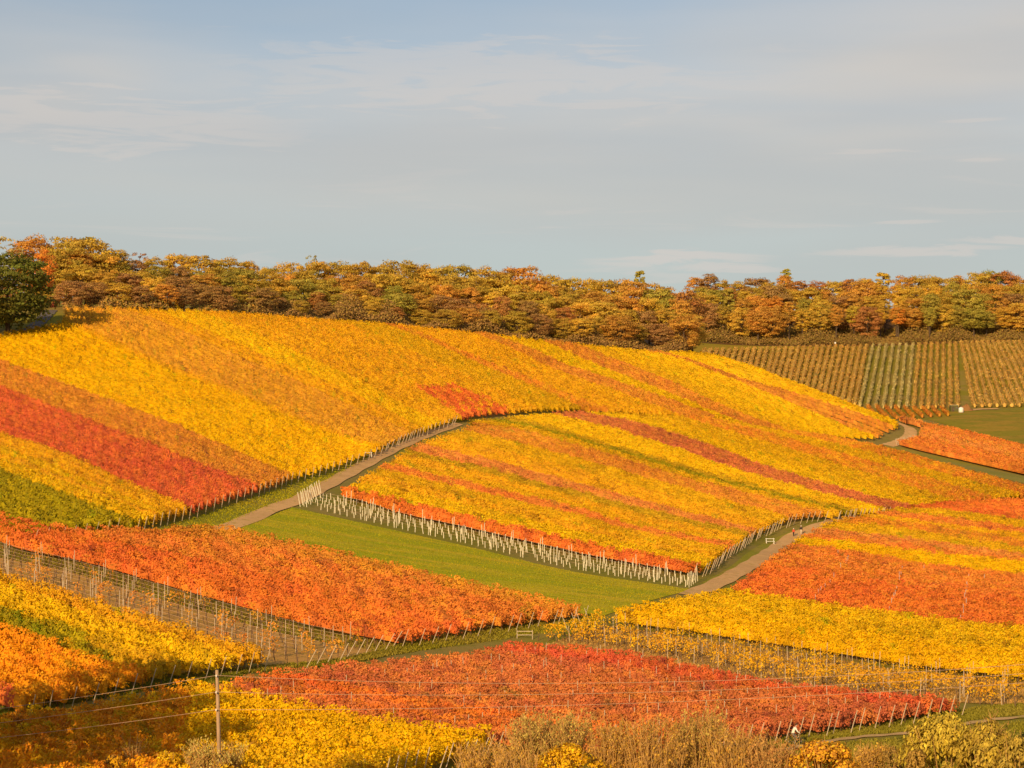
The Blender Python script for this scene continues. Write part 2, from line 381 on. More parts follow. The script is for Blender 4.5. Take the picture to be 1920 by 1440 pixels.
world_sheet('vineyard_soil', list(range(1290, 1640, 25)), [735] * 14, [903] * 14, groundmat('brown_vineyard_soil', [(0.30, 0.20, 0.02), (0.26, 0.19, 0.02), (0.22, 0.18, 0.012)]), 0.10, 30)
world_sheet('forest_floor', list(range(1290, 1990, 50)), [903] * 14, [1120] * 14, M_FLOOR, 0.12)
sheet('ploughed_soil', [(-40, 1024), (133, 1056), (333, 1114), (567, 1178), (760, 1210)], [(-40, 1088), (133, 1140), (333, 1202), (480, 1244), (570, 1256)], M_SOIL, 0.05)
sheet('ploughed_soil', [(1120, 1172), (1280, 1194), (1513, 1230), (1680, 1256), (1960, 1285)], [(1020, 1212), (1180, 1228), (1450, 1292), (1700, 1312), (1960, 1326)], groundmat('weedy_soil', [(0.44, 0.25, 0.06), (0.38, 0.22, 0.06), (0.30, 0.21, 0.02)], (0.12, 0.5, 4.0)), 0.05)

# ------------------------------------------------------------------ vines
LIGHT = np.array([1.10, 0.86, 0.62])        # what a sunlit leaf receives here; photo colour / this = leaf colour
def P(*cw):
    c = np.array([np.array(lin(*x[:3])) / LIGHT for x in cw]) * np.array([1.0, 0.945, 0.95]); wt = np.array([x[3] for x in cw], float)
    return np.clip(c, 0.0, 0.9), wt / wt.sum()
PAL = {
 'yellow': P((244, 180, 8, 6), (238, 166, 12, 2), (230, 172, 14, 1.5)),
 'bright': P((246, 179, 2, 7), (240, 165, 4, 2), (224, 158, 12, 1)),
 'lemon': P((238, 174, 6, 5), (224, 164, 10, 2), (228, 154, 14, 1)),
 'gold': P((236, 158, 18, 5), (240, 168, 14, 3), (222, 142, 26, 2)),
 'tan': P((230, 152, 36, 5), (236, 162, 28, 3), (216, 134, 38, 2)),
 'olivegold': P((224, 158, 14, 5), (234, 166, 12, 3), (206, 146, 18, 2)),
 'olive': P((168, 136, 8, 5), (188, 150, 10, 3), (142, 118, 8, 2)),
 'green': P((198, 144, 18, 4), (212, 152, 16, 3)),
 'orange': P((236, 134, 42, 5), (228, 116, 40, 3), (240, 152, 34, 2)),
 'brightorange': P((252, 156, 16, 5), (248, 138, 20, 3), (250, 170, 16, 2)),
 'brownorange': P((226, 134, 38, 5), (232, 150, 34, 2), (210, 112, 42, 2)),
 'pinkorange': P((230, 136, 50, 5), (222, 118, 46, 2), (234, 156, 42, 2)),
 'redorange': P((236, 114, 38, 5), (240, 134, 36, 2), (222, 94, 40, 2)),
 'red': P((226, 98, 46, 5), (232, 118, 42, 3), (206, 76, 46, 2)),
 'darkred': P((214, 108, 52, 5), (220, 126, 46, 3), (188, 84, 50, 2)),
 'amber': P((246, 150, 14, 5), (236, 138, 20, 3), (250, 168, 12, 2)),
 'mixed': P((236, 134, 34, 4), (230, 158, 24, 3), (222, 116, 40, 2)),
 'farrow': P((232, 172, 72, 5), (222, 156, 62, 3), (236, 180, 72, 2)),
 'farpale': P((226, 186, 100, 5), (214, 174, 84, 3)),
}
STEM = np.array([0.22, 0.13, 0.07])
def inside(poly, x, y):
    r = np.zeros(len(x), bool); n = len(poly)
    for i in range(n):
        (x1, y1), (x2, y2) = poly[i][:2], poly[(i + 1) % n][:2]
        c = ((y1 > y) != (y2 > y)) & (x < (x2 - x1) * (y - y1) / (y2 - y1 + 1e-12) + x1); r ^= c
    return r
def wobble(x, y):
    return (np.sin(x * 0.11 + 1.3) * np.sin(y * 0.083 + 0.4) + 0.6 * np.sin(x * 0.29 - y * 0.21) + 0.5 * np.sin(x * 0.07 + y * 0.17 + 2)) / 2.1
def vine_row(path, pal, o):
    """One trellised row of vines along path (N,3 ground points): stems, a leafy core and leaf faces sized for its distance."""
    h, zb, wd, fill = o.get('h', 1.85), o.get('zb', 0.5), o.get('w', 0.42), o.get('fill', 1.0)
    seg = np.linalg.norm(np.diff(path[:, :2], axis=0), axis=1); s = np.concatenate([[0], np.cumsum(seg)]); L = s[-1]
    if L < 1.5: return None
    org = path[len(path) // 2].copy()
    dist = float(np.linalg.norm(org[:2]))
    VS = o.get('vs', 1.1); nv = max(2, int(L / VS))
    def pos(t): return np.stack([np.interp(t, s, path[:, i]) for i in range(3)], 1) - org
    def tan(t):
        a = pos(np.minimum(t + 0.5, L))[:, :2] - pos(np.maximum(t - 0.5, 0))[:, :2]; return a / (np.linalg.norm(a, axis=1)[:, None] + 1e-9)
    tv = (np.arange(nv) + 0.5) * L / nv; pv = pos(tv)
    wob = wobble(pv[:, 0] + org[0], pv[:, 1] + org[1])
    pc, pw = pal
    # colour of each vine: a mix drawn from the parcel's palette, drifting slowly over the ground
    idx = rng.choice(len(pc), nv, p=pw)
    base = 0.55 * pc[idx] + 0.45 * (pc[0] + (pc[np.minimum(1, len(pc) - 1)] - pc[0]) * np.clip(0.5 + 0.8 * wob, 0, 1)[:, None])
    for poly, ppal in o.get('patches', []):
        ins = inside(poly, pv[:, 0] + org[0], pv[:, 1] + org[1]) & (rng.random(nv) < 0.85)
        if ins.any(): base[ins] = ppal[0][rng.choice(len(ppal[0]), ins.sum(), p=ppal[1])]
    base *= np.clip(rng.normal(1, 0.12 if dist < 300 else 0.11, nv), 0.65, 1.3)[:, None]
    odd = rng.random(nv) < 0.03                     # a few vines browned or still green
    base[odd] = base[odd] * np.where(rng.random((odd.sum(), 1)) < 0.5, np.array([[0.62, 0.55, 0.9]]), np.array([[0.72, 0.95, 0.9]]))
    live = rng.random(nv) < fill
    hf = np.clip(rng.normal(1, o.get('hv', 0.10) if dist < 650 else 0.04, nv), 0.75, 1.25); wf = np.clip(rng.normal(1, 2 * o.get('hv', 0.10), nv), 0.6, 1.5)
    V, Q, Cc = [], [], []; nV = 0
    # core: fat at each vine, thin between neighbours
    if fill > 0.7:
        near = dist < 270; tr_ = np.arange(2 * nv - 1) * 0.5 + 0.5 if near else np.arange(nv) + 0.5
        tr_ = tr_ * L / nv; kk = np.minimum(np.arange(len(tr_)) // 2 if near else np.arange(nv), nv - 1); m = len(tr_)
        gap = np.where(np.arange(m) % 2 == 1, 0.62, 1.0) if near else np.ones(m); gz = np.where(gap < 1, 0.80, 1.0)
        pr_ = pos(tr_); lat = np.stack([-tan(tr_)[:, 1], tan(tr_)[:, 0]], 1)
        prof = [(-0.45, zb), (-0.75, 0.5 * (zb + h)), (-0.25, h * 0.90), (0.25, h * 0.90), (0.75, 0.5 * (zb + h)), (0.45, zb)]
        ring = []
        for a, z in prof:
            off = a * wd * wf[kk] * gap * rng.uniform(0.8, 1.2, m); zz = np.where(z > zb, z * hf[kk] * gz, z) * rng.uniform(0.94, 1.04, m)
            ring.append(np.stack([pr_[:, 0] + lat[:, 0] * off, pr_[:, 1] + lat[:, 1] * off, pr_[:, 2] + zz], 1))
        ring = np.stack(ring, 1)
        V.append(ring.reshape(-1, 3)); i = np.arange(m - 1)
        for k in range(5):
            a_, b_, c_, d_ = i * 6 + k, i * 6 + k + 1, (i + 1) * 6 + k + 1, (i + 1) * 6 + k
            Q.append(np.stack([a_, b_, c_], 1)); Q.append(np.stack([a_, c_, d_], 1)); Cc += [base[kk[:-1]] * 0.95] * 2
        for e_ in (0, (m - 1) * 6):
            Q.append(np.array([[0, 1, 2], [0, 2, 3], [0, 3, 4], [0, 4, 5]]) + e_); Cc.append(np.tile(base[0 if e_ == 0 else -1], (4, 1)))
        nV = m * 6
    # stems
    if dist < 300:
        k = nv; r = 0.035 + 0.00008 * dist
        b = pv + np.stack([rng.normal(0, 0.05, k), rng.normal(0, 0.05, k), np.zeros(k)], 1); t = b + np.stack([rng.normal(0, 0.12, k), rng.normal(0, 0.12, k), np.full(k, zb + 0.45)], 1)
        for dx, dy in ((r, 0), (0, r)):
            a = np.array([dx, dy, 0]); vv = np.stack([b - a, b + a, t + a * 0.7, t - a * 0.7], 1).reshape(-1, 3)
            V.append(vv); q4 = np.arange(4 * k).reshape(-1, 4) + nV; Q += [q4[:, :3], q4[:, [0, 2, 3]]]; nV += 4 * k; Cc += [np.tile(STEM, (k, 1)) * rng.uniform(0.7, 1.4, k)[:, None]] * 2
    # leaves
    sz = max(o.get('leaf', 0.145), o.get('lk', 0.00068 if dist < 300 else 0.00052) * dist)
    vis = h - zb if dist < 330 else 0.85
    n = int(L * (vis + 0.5) * o.get('cover', 1.35 if dist < 300 else 1.12) / (sz * sz))
    vi = rng.integers(0, nv, n); vi = vi[live[vi]]; n = len(vi)
    if n:
        t = np.clip(tv[vi] + (rng.normal(0, 0.30, n) if dist < 270 else rng.uniform(-0.6, 0.6, n)) * VS, 0, L); p = pos(t); tg = tan(t); la = np.stack([-tg[:, 1], tg[:, 0]], 1)
        q = rng.random(n) ** (0.8 if dist < 330 else 0.45)
        top = rng.random(n) < 0.30
        q = np.where(top, rng.uniform(0.86, 1.06, n), q)
        sgn = np.where(rng.random(n) < 0.5, -1.0, 1.0)
        hw = wd * wf[vi] * np.sqrt(np.clip(1 - ((q - 0.45) / 0.72) ** 2, 0.05, 1))
        off = np.where(top, rng.uniform(-1, 1, n) * wd * 0.8, sgn * hw * rng.uniform(0.8, 1.25, n))
        z = zb + (h * hf[vi] - zb) * q + rng.normal(0, 0.06, n)
        ctr = np.stack([p[:, 0] + la[:, 0] * off, p[:, 1] + la[:, 1] * off, p[:, 2] + z], 1)
        nrm = np.stack([la[:, 0] * np.sign(off), la[:, 1] * np.sign(off), np.where(top, 1.1, 0.45)], 1) + rng.normal(0, 0.5 if dist < 300 else 0.44, (n, 3))
        nrm /= np.linalg.norm(nrm, axis=1)[:, None]
        u = np.cross(nrm, rng.normal(0, 1, (n, 3))); u /= np.linalg.norm(u, axis=1)[:, None] + 1e-9; v = np.cross(nrm, u)
        a = (sz * rng.uniform(0.6, 1.4, n))[:, None]; k2 = rng.uniform(0.7, 1.1, n)[:, None]
        vv = np.stack([ctr - u * a * 0.70, ctr + u * a * 0.45 - v * a * 0.62 * k2, ctr + u * a * 0.45 + v * a * 0.62 * k2], 1).reshape(-1, 3)
        V.append(vv); Q.append(np.arange(3 * n).reshape(-1, 3) + nV); nV += 3 * n
        Cc.append(base[vi] * np.clip(rng.normal(1, 0.12 if dist < 300 else 0.08, n), 0.6, 1.35)[:, None] * (1 + rng.normal(0, 0.05, (n, 3))))
    if o.get('split'):                                     # every leafy vine by itself, bare stems stay in the row
        nl = n; lv, lc = (V.pop().reshape(-1, 3, 3), Cc.pop()) if n else (np.zeros((0, 3, 3)), None)
        if n: Q.pop()
        o['_vines'] = []
        for k in np.unique(vi):
            mk = vi == k; vo = pv[k].copy()
            o['_vines'].append((npmesh('vine', (lv[mk] - vo).reshape(-1, 3), np.arange(3 * mk.sum()).reshape(-1, 3), lc[mk], M_VINE), vo))
    if not V: return None
    me = npmesh('vine_row', np.concatenate(V), np.concatenate(Q), np.concatenate(Cc), M_VINE)
    return me, org, L
def post_mesh(name, h, r, mat, sides=5): 
    m = MB(); m.tube([(0, 0, -0.15), (0, 0, h)], [r, r * 0.9], sides); return pymesh(name, m.V, m.F, mat)
PM_WOOD = post_mesh('post', 1.0, 1.0, M_POST); PM_METAL = post_mesh('post', 1.0, 1.0, M_METAL, 4); PM_WHITE = post_mesh('post', 1.0, 1.0, M_TUBE, 4)
def add_post(parent, world, porg, h, r, lean=(0, 0), me=PM_WOOD):
    o = link('post', me, parent, np.asarray(world) - porg, (lean[1], lean[0], 0), (r, r, h)); return o
def vineyard(label, pal, up, lo, **o):
    """A parcel of parallel rows between two boundary lines read from the photo."""
    dm = o.get('dmax', 1100.0); h0 = o.get('ch', 1.5)
    A = curve_world(up, o.get('chu', h0), dm); B = curve_world(lo, o.get('chl', h0), dm)
    n = 40; A = resample(A, n); B = resample(B, n)
    width = np.median(np.linalg.norm(A[:, :2] - B[:, :2], axis=1))
    # distance across the rows, not along them
    T = A[-1, :2] - A[0, :2]; T /= np.linalg.norm(T); nn = np.array([-T[1], T[0]])
    width = np.median(np.abs((A[:, :2] - B[:, :2]) @ nn)); 
    k = max(1, int(round(width / o.get('space', 1.95))))
    mid = 0.5 * (A[n // 2] + B[n // 2]); mid[2] = float(zat(mid[0], mid[1]))
    root = empty('vineyard', mid); tag(root, label, 'vineyard', 'vineyard parcels on the slope')
    if 'patch' in o: o['patches'] = [([ground(x, y, 1.5, dm) for x, y in poly], PAL[pn]) for poly, pn in o['patch']]
    pals = pal if isinstance(pal, (list, tuple)) else [pal]
    posts = 0
    for i in range(k):
        f = (i + 0.5) / k; path = A * (1 - f) + B * f
        path[:, 2] = zat(path[:, 0], path[:, 1])
        pp = PAL[pals[min(len(pals) - 1, int(f * len(pals) + rng.normal(0, 0.25 if len(pals) > 1 else 0)) if f * len(pals) > 0.3 else 0)]]
        if i > 0 or True:
            j = rng.normal(0, 0.16, 2); path[0, :2] += T * j[0]; path[-1, :2] += T * j[1]
        sL = np.linalg.norm(path[-1, :2] - path[0, :2])
        if sL > 12 and ('ts' in o or 'te' in o):
            path = resample(path, 80); ss = np.concatenate([[0], np.cumsum(np.linalg.norm(np.diff(path[:, :2], axis=0), axis=1))])
            path = resample(path[(ss >= o.get('ts', 0)) & (ss <= ss[-1] - o.get('te', 0))], n); path[:, 2] = zat(path[:, 0], path[:, 1])
        r = vine_row(path, pp, o)
        if r is None: continue
        me, org, L = r
        row = link('vine_row', me, root, org - mid)
        if o.get('split'):
            row['kind'] = 'stuff'
            for vm, vo in o.pop('_vines'): link('vine', vm, row, vo)
        d = float(np.linalg.norm(org[:2])); pr = max(o.get('pr', 0.036), 0.00013 * d); ph = o.get('ph', 2.0); pm = o.get('pm', PM_WOOD)
        e = o.get('ends', '')
        t0 = path[1, :2] - path[0, :2]; t0 /= np.linalg.norm(t0); t1 = path[-1, :2] - path[-2, :2]; t1 /= np.linalg.norm(t1)
        for flag, pt, tt, sg in (('s', path[0], t0, -1), ('e', path[-1], t1, 1)):
            if flag in e:
                la = o.get('lean', 0.36) * rng.uniform(0.92, 1.06); q = pt.copy(); q[:2] += tt * sg * 0.25; q[2] = float(zat(q[0], q[1]))
                add_post(row, q, org, ph * 1.05, pr * 1.15, (sg * tt[0] * la, -sg * tt[1] * la), pm)
        sp = o.get('posts')
        if sp and d < o.get('pmaxd', 320):
            m = int(L / sp)
            for q in range(1, m):
                if rng.random() > o.get('pkeep', 0.9): continue
                t = q * L / m; sA = np.concatenate([[0], np.cumsum(np.linalg.norm(np.diff(path[:, :2], axis=0), axis=1))])
                w_ = np.array([np.interp(t, sA, path[:, c]) for c in range(3)]); w_[2] = float(zat(w_[0], w_[1]))
                add_post(row, w_, org, ph * rng.uniform(0.92, 1.08), pr, (rng.normal(0, 0.03), rng.normal(0, 0.03)), pm); posts += 1
        if o.get('wires') and d < 260:
            for wz in (0.9,):
                mb = MB(); mb.tube([p - org + np.array([0, 0, wz]) for p in path[::4]], 0.012, 3, False); mb.build('wire', M_WIRE, row)
    return root

# ---- upper hill, from the track upwards (lines run from the crest down to the track)
a0 = [(-300, 905), (-120, 945), (0, 990), (70, 1006)]
a1 = [(-300, 760), (-150, 820), (0, 880), (133, 927), (233, 967), (277, 982)]
a2 = [(-250, 715), (-120, 760), (0, 808), (133, 852), (233, 900), (333, 940), (372, 957)]
a3 = [(-200, 650), (-100, 685), (0, 720), (100, 760), (267, 823), (400, 877), (500, 914)]
a4 = [(-90, 640), (0, 672), (100, 710), (300, 783), (520, 877), (562, 893)]
a5 = [(112, 604), (160, 619), (283, 677), (367, 710), (500, 763), (633, 815), (728, 840)]
a6 = [(290, 579), (400, 622), (500, 668), (633, 722), (740, 775), (800, 806)]
a7 = [(420, 584), (560, 640), (700, 712), (800, 764), (866, 785)]
a8 = [(715, 606), (770, 624), (840, 655), (913, 687), (973, 712), (1057, 748), (1100, 768)]
a9 = [(738, 607), (800, 628), (860, 655), (930, 684), (1000, 710), (1080, 743), (1150, 768)]
a10 = [(885, 623), (960, 652), (1023, 684), (1073, 704), (1140, 727), (1207, 752), (1280, 778)]
a11 = [(918, 625), (1000, 655), (1060, 682), (1120, 702), (1200, 729), (1270, 754), (1345, 780)]
a12 = [(1017, 636), (1123, 684), (1223, 724), (1280, 746), (1347, 776), (1400, 795)]
a13 = [(1078, 643), (1173, 680), (1273, 720), (1347, 755), (1413, 782), (1475, 803)]
a14 = [(1200, 657), (1260, 668), (1323, 690), (1400, 720), (1460, 744), (1570, 790), (1645, 818)]
a15 = [(1240, 659), (1323, 684), (1397, 711), (1513, 742), (1613, 773), (1682, 799)]
a16 = [(1285, 660), (1380, 671), (1447, 700), (1547, 737), (1613, 763), (1683, 792)]
U = dict(dmax=640, te=1.4, space=2.3, w=0.33, h=1.8, hv=0.085)
vineyard('olive-green vineyard strip at the left picture edge below the golden strip', 'olive', a1, a0, ends='e', **U)
vineyard('golden-yellow vineyard strip between the olive-green strip and the red strip', ['gold', 'lemon'], a2, a1, ends='e', **U)
vineyard('bright red vineyard strip running down to the track on the upper hill', 'red', a3, a2, ends='e', **U)
vineyard('orange-brown vineyard strip directly above the bright red strip', 'brownorange', a4, a3, ends='e', **U)
vineyard('broad bright yellow vineyard strip below the shaded road at the wood', 'bright', a5, a4, ends='e', **U)
a55 = [(126, 577), (220, 604), (340, 658), (450, 704), (570, 757), (690, 806), (766, 822)]
vineyard('broad tan-gold vineyard strip above the broad bright yellow strip', ['tan', 'tan', 'gold'], a55, a5, ends='e', **U)
vineyard('upper half of the tan-gold strip, reaching the wood at the hilltop', ['gold', 'tan', 'tan'], a6, a55, ends='e', **U)
vineyard('streaky yellow vineyard strip beside the broad tan-gold strip on the hill', ['gold', 'yellow', 'yellow'], a7, a6, ends='e', **U)
vineyard('wide golden vineyard with a red-orange patch at its lower end', ['olivegold', 'gold', 'gold'], a8, a7, patch=[([(782, 724), (850, 720), (905, 740), (968, 772), (960, 790), (870, 782)], 'redorange')], **U)
U = dict(dmax=640, space=2.3, w=0.33, h=1.8, hv=0.085)
vineyard('narrow reddish strip above the wide golden vineyard on the upper hill', 'mixed', a9, a8, **U)
vineyard('golden-yellow strip between two reddish strips in the middle of the upper hill', 'gold', a10, a9, **U)
vineyard('middle one of three reddish strips on the upper hill', 'brownorange', a11, a10, **U)
vineyard('yellow strip between the middle and the uppermost reddish strip', 'lemon', a12, a11, **U)
vineyard('uppermost and broadest of three reddish strips on the upper hill', 'brownorange', a13, a12, **U)
vineyard('yellow vineyard strip sloping down beside the uppermost reddish strip', ['yellow', 'lemon', 'olivegold'], a14, a13, **U)
vineyard('orange wedge of vines narrowing uphill near the curved track', 'brownorange', a15, a14, **U)
vineyard('bright yellow strip along the hill shoulder against the far vineyard', 'yellow', a16, a15, **U)

# ---- middle terrace between the two tracks
b1 = [(612, 928), (680, 943), (747, 967), (847, 987), (947, 1010), (1047, 1032), (1113, 1047), (1194, 1060), (1305, 1082)]
b2 = [(612, 914), (680, 923), (747, 938), (847, 963), (947, 985), (1047, 1008), (1113, 1022), (1201, 1043), (1342, 1064)]
b3 = [(694, 874), (780, 895), (913, 926), (1047, 958), (1113, 972), (1165, 991), (1274, 1012), (1385, 1030)]
b4 = [(704, 866), (790, 884), (920, 914), (1050, 945), (1113, 960), (1165, 980), (1274, 1003), (1400, 1023)]
b5 = [(738, 847), (838, 871), (917, 889), (995, 912), (1100, 937), (1197, 963), (1347, 996), (1416, 1010)]
b6 = [(748, 839), (838, 861), (917, 879), (995, 900), (1100, 926), (1197, 951), (1347, 985), (1425, 1003)]
b7 = [(778, 826), (838, 844), (917, 863), (1000, 883), (1100, 909), (1200, 937), (1310, 967), (1440, 997)]
b8 = [(850, 800), (940, 822), (1040, 848), (1140, 875), (1280, 914), (1380, 942), (1490, 972)]
b9 = [(872, 791), (973, 804), (1073, 831), (1173, 861), (1280, 895), (1380, 919), (1480, 945), (1560, 964)]
b10 = [(960, 781), (1040, 802), (1140, 833), (1240, 860), (1380, 901), (1500, 933), (1605, 957)]
b11 = [(1030, 775), (1140, 800), (1207, 820), (1280, 843), (1380, 880), (1480, 907), (1547, 925), (1665, 953)]
b12 = [(1090, 772), (1207, 796), (1273, 815), (1340, 838), (1463, 882), (1580, 916), (1715, 949)]
b13 = [(1275, 780), (1380, 812), (1513, 852), (1613, 883), (1697, 909), (1785, 937)]
b14 = [(1320, 781), (1430, 809), (1580, 851), (1713, 888), (1780, 907), (1865, 932)]
b15 = [(1440, 803), (1513, 820), (1613, 842), (1713, 873), (1813, 899), (1915, 926)]
b16 = [(1535, 812), (1650, 836), (1780, 871), (1913, 908), (1990, 928)]
U = dict(dmax=600, ts=1.6, te=1.0, space=2.15, w=0.34, h=1.8, hv=0.085)
vineyard('narrow orange vineyard strip right behind the white grow tubes', 'redorange', b2, b1, chl=0.2, ends='e', **dict(U, hv=0.15, w=0.44, cover=1.8))
vineyard('wide golden-yellow strip above the narrow orange strip behind the grow tubes', ['olivegold', 'gold', 'lemon'], b3, b2, ends='e', **U)
vineyard('thin red line of vines crossing the golden terrace', 'orange', b4, b3, ends='e', **U)
vineyard('golden strip directly above the thin red line of vines', ['gold', 'olivegold'], b5, b4, ends='e', **U)
vineyard('thin olive-green strip below the pinkish orange one on the terrace', 'green', b6, b5, ends='e', **U)
vineyard('pinkish orange vineyard strip above the thin olive-green strip', 'pinkorange', b7, b6, ends='e', **U)
vineyard('golden vineyard strip between the pinkish and the deep orange strip', ['olivegold', 'gold'], b8, b7, ends='e', **U)
vineyard('deep orange strip crossing the whole terrace from the upper track end', 'brownorange', b9, b8, ends='e', **U)
U = dict(dmax=600, space=2.15, w=0.34, h=1.8, hv=0.085)
vineyard('olive-green strip above the deep orange strip on the terrace', ['green', 'olive', 'olivegold'], b10, b9, ends='e', **U)
vineyard('bright yellow strip between the olive-green and the dark red strip', 'yellow', b11, b10, ends='e', **U)
vineyard('dark red strip beside the bright yellow one on the terrace', 'darkred', b12, b11, **U)
vineyard('broad olive-gold strip above the dark red strip', ['olivegold', 'lemon'], b13, b12, **U)
vineyard('long orange strip in the upper part of the terrace', 'mixed', b14, b13, **U)
vineyard('olive-gold strip between the two uppermost orange strips of the terrace', 'olivegold', b15, b14, **U)
vineyard('uppermost orange strip of the terrace beside the mown grass strip', 'mixed', b16, b15, **U)

# ---- by the track bend
c0 = [(1682, 834), (1727, 846), (1788, 860), (1850, 874), (1950, 896)]
c1 = [(1722, 818), (1760, 826), (1820, 838), (1950, 868)]
c2 = [(1732, 793), (1788, 803), (1850, 818), (1950, 842)]
vineyard('orange vineyard behind the track bend, running off at the right edge', 'orange', c1, c0, chl=0.4, ends='s', dmax=640)
vineyard('upper half of the orange vineyard at the bend, bordering the green field', ['orange', 'pinkorange'], c2, c1, dmax=640)
vineyard('short orange strip curving round the top of the track bend', 'pinkorange', [(1684, 782), (1708, 784), (1730, 790)], [(1696, 788), (1712, 791), (1728, 797)], dmax=660)

# ---- right of the lower track
d0 = [(1118, 1164), (1200, 1176), (1280, 1186), (1400, 1204), (1513, 1221), (1680, 1247), (1780, 1260), (1950, 1278)]
d1 = [(1352, 1106), (1480, 1123), (1580, 1138), (1713, 1155), (1950, 1182)]
d2 = [(1472, 1022), (1580, 1032), (1713, 1057), (1830, 1070), (1950, 1082)]
d3 = [(1488, 1007), (1580, 1017), (1713, 1033), (1830, 1045), (1950, 1057)]
d4 = [(1504, 1001), (1600, 1008), (1686, 1018), (1824, 1037), (1950, 1053)]
d5 = [(1516, 992), (1595, 999), (1709, 1011), (1824, 1027), (1950, 1044)]
d6 = [(1549, 977), (1663, 988), (1778, 1007), (1950, 1031)]
d7 = [(1596, 968), (1686, 979), (1801, 995), (1950, 1018)]
d8 = [(1625, 963), (1755, 983), (1850, 994), (1950, 1006)]
d9 = [(1645, 959), (1747, 968), (1850, 982), (1950, 997)]
d10 = [(1675, 954), (1780, 958), (1870, 969), (1950, 982)]
d11 = [(1755, 944), (1847, 937), (1950, 934)]
U = dict(dmax=520, ts=1.0)
vineyard('large bright lemon-yellow vineyard below the red-orange one at the right', ['lemon', 'lemon', 'bright'], d1, d0, chl=0.35, **U)
vineyard('large red-orange vineyard with grey posts right of the lower track', ['orange', 'orange', 'redorange', 'redorange'], d2, d1, posts=9.0, pkeep=0.45, ph=2.35, pmaxd=300, pm=PM_METAL, **U)
vineyard('narrow bright yellow strip above the large red-orange vineyard', 'bright', d3, d2, **U)
vineyard('thin orange strip directly above the narrow bright yellow strip', 'orange', d4, d3, **U)
vineyard('brown-orange strip level with the two walkers', 'pinkorange', d5, d4, **U)
vineyard('lowest olive-gold strip right of the walkers', 'olivegold', d6, d5, **U)
vineyard('orange strip between two olive-gold strips at the right edge', 'mixed', d7, d6, **U)
vineyard('gold strip in the middle of the right-hand fan of strips', 'gold', d8, d7, **U)
vineyard('second orange strip from the top of the right-hand fan', 'orange', d9, d8, **U)
vineyard('topmost gold strip of the right-hand fan of strips', 'olivegold', d10, d9, **U)
vineyard('red-orange wedge at the very top of the right-hand fan', 'redorange', d11, d10, **U)

# ---- foreground
e1u = [(330, 996), (417, 989), (500, 1006), (633, 1034), (813, 1074), (947, 1107), (1100, 1140)]
e1m = [(120, 992), (250, 1020), (420, 1052), (620, 1092), (780, 1126), (930, 1160)]
e1l = [(-120, 962), (0, 1022), (133, 1050), (333, 1108), (567, 1172), (735, 1206)]
U = dict(dmax=300, w=0.35, hv=0.09)
vineyard('upper half of the big orange vineyard below the meadow, more brownish', ['brownorange', 'orange', 'orange'], e1u, e1m, ends='e', patch=[], **U)
vineyard('lower half of the big orange vineyard, more reddish, above the bare rows', ['orange', 'redorange', 'redorange', 'redorange'], e1m, e1l, chl=0.5, ends='e', **U)
e2u = [(-40, 1018), (0, 1030), (133, 1060), (333, 1118), (567, 1182), (742, 1212)]
e2l = [(-40, 1078), (0, 1090), (133, 1134), (333, 1196), (450, 1232), (560, 1254)]
vineyard('nearly leafless brown vineyard rows with bare pale posts', 'brownorange', e2u, e2l, ch=0.0, fill=0.10, split=True, ends='e', pkeep=1.0, posts=3.9, ph=1.95, pr=0.04, lean=0.5, wires=True, cover=0.6, **U)
e3u = [(-60, 1052), (0, 1072), (100, 1102), (233, 1144), (333, 1172), (433, 1202), (508, 1226)]
e3l = [(-80, 1140), (0, 1168), (67, 1187), (133, 1213), (200, 1236), (296, 1258)]
vineyard('yellow vineyard with a greenish streak below the bare brown rows', ['gold', 'yellow', 'lemon', 'olivegold'], e3u, e3l, ends='e', lean=0.4, patch=[([(0, 1130), (60, 1150), (150, 1190), (215, 1232), (160, 1245), (60, 1200), (-20, 1165)], 'olive')], **U)
e4l = [(-160, 1240), (-60, 1285), (30, 1312)]
vineyard('bright orange vineyard in the lower left corner', 'brightorange', e3l, e4l, ends='e', lean=0.4, patch=[([(-40, 1270), (24, 1285), (28, 1318), (-40, 1318)], 'red')], **U)
e5u = [(366, 1284), (480, 1306), (600, 1330), (750, 1358), (930, 1380)]
e5l = [(-300, 1368), (0, 1440), (200, 1500), (380, 1530), (500, 1480)]
vineyard('glowing yellow vineyard along the bottom edge behind the wooden pole', ['bright', 'bright', 'yellow', 'gold'], e5u, e5l, ends='e', posts=None, leaf=0.155, h=2.05, patch=[([(-80, 1290), (120, 1290), (364, 1262), (352, 1330), (330, 1460), (-80, 1460)], 'amber')], **U)  # amber patch: leaves more golden here, colour also warmed where the shade falls
e6u = [(958, 1204), (1060, 1208), (1180, 1220), (1300, 1242), (1450, 1274), (1600, 1290), (1808, 1310)]
e6m = [(660, 1240), (800, 1262), (1000, 1294), (1200, 1322), (1500, 1352)]
e6l = [(368, 1290), (480, 1304), (750, 1352), (940, 1376), (1100, 1388), (1200, 1394)]
vineyard('upper part of the dark red vineyard dotted with pale posts', ['red', 'darkred', 'darkred', 'darkred'], e6u, e6m, ends='e', posts=5.0, pkeep=0.8, ph=2.05, h=1.55, lean=0.3, **U)
vineyard('lower part of the dark red vineyard, crossed by overhead wires', ['darkred', 'darkred', 'redorange', 'darkred'], e6m, e6l, ends='e', posts=5.5, pkeep=0.55, ph=2.0, h=1.55, lean=0.3, **U)
e7u = [(1116, 1166), (1280, 1192), (1400, 1210), (1513, 1228), (1680, 1254), (1960, 1284)]
e7m = [(1064, 1184), (1220, 1204), (1380, 1238), (1540, 1262), (1700, 1282), (1960, 1304)]
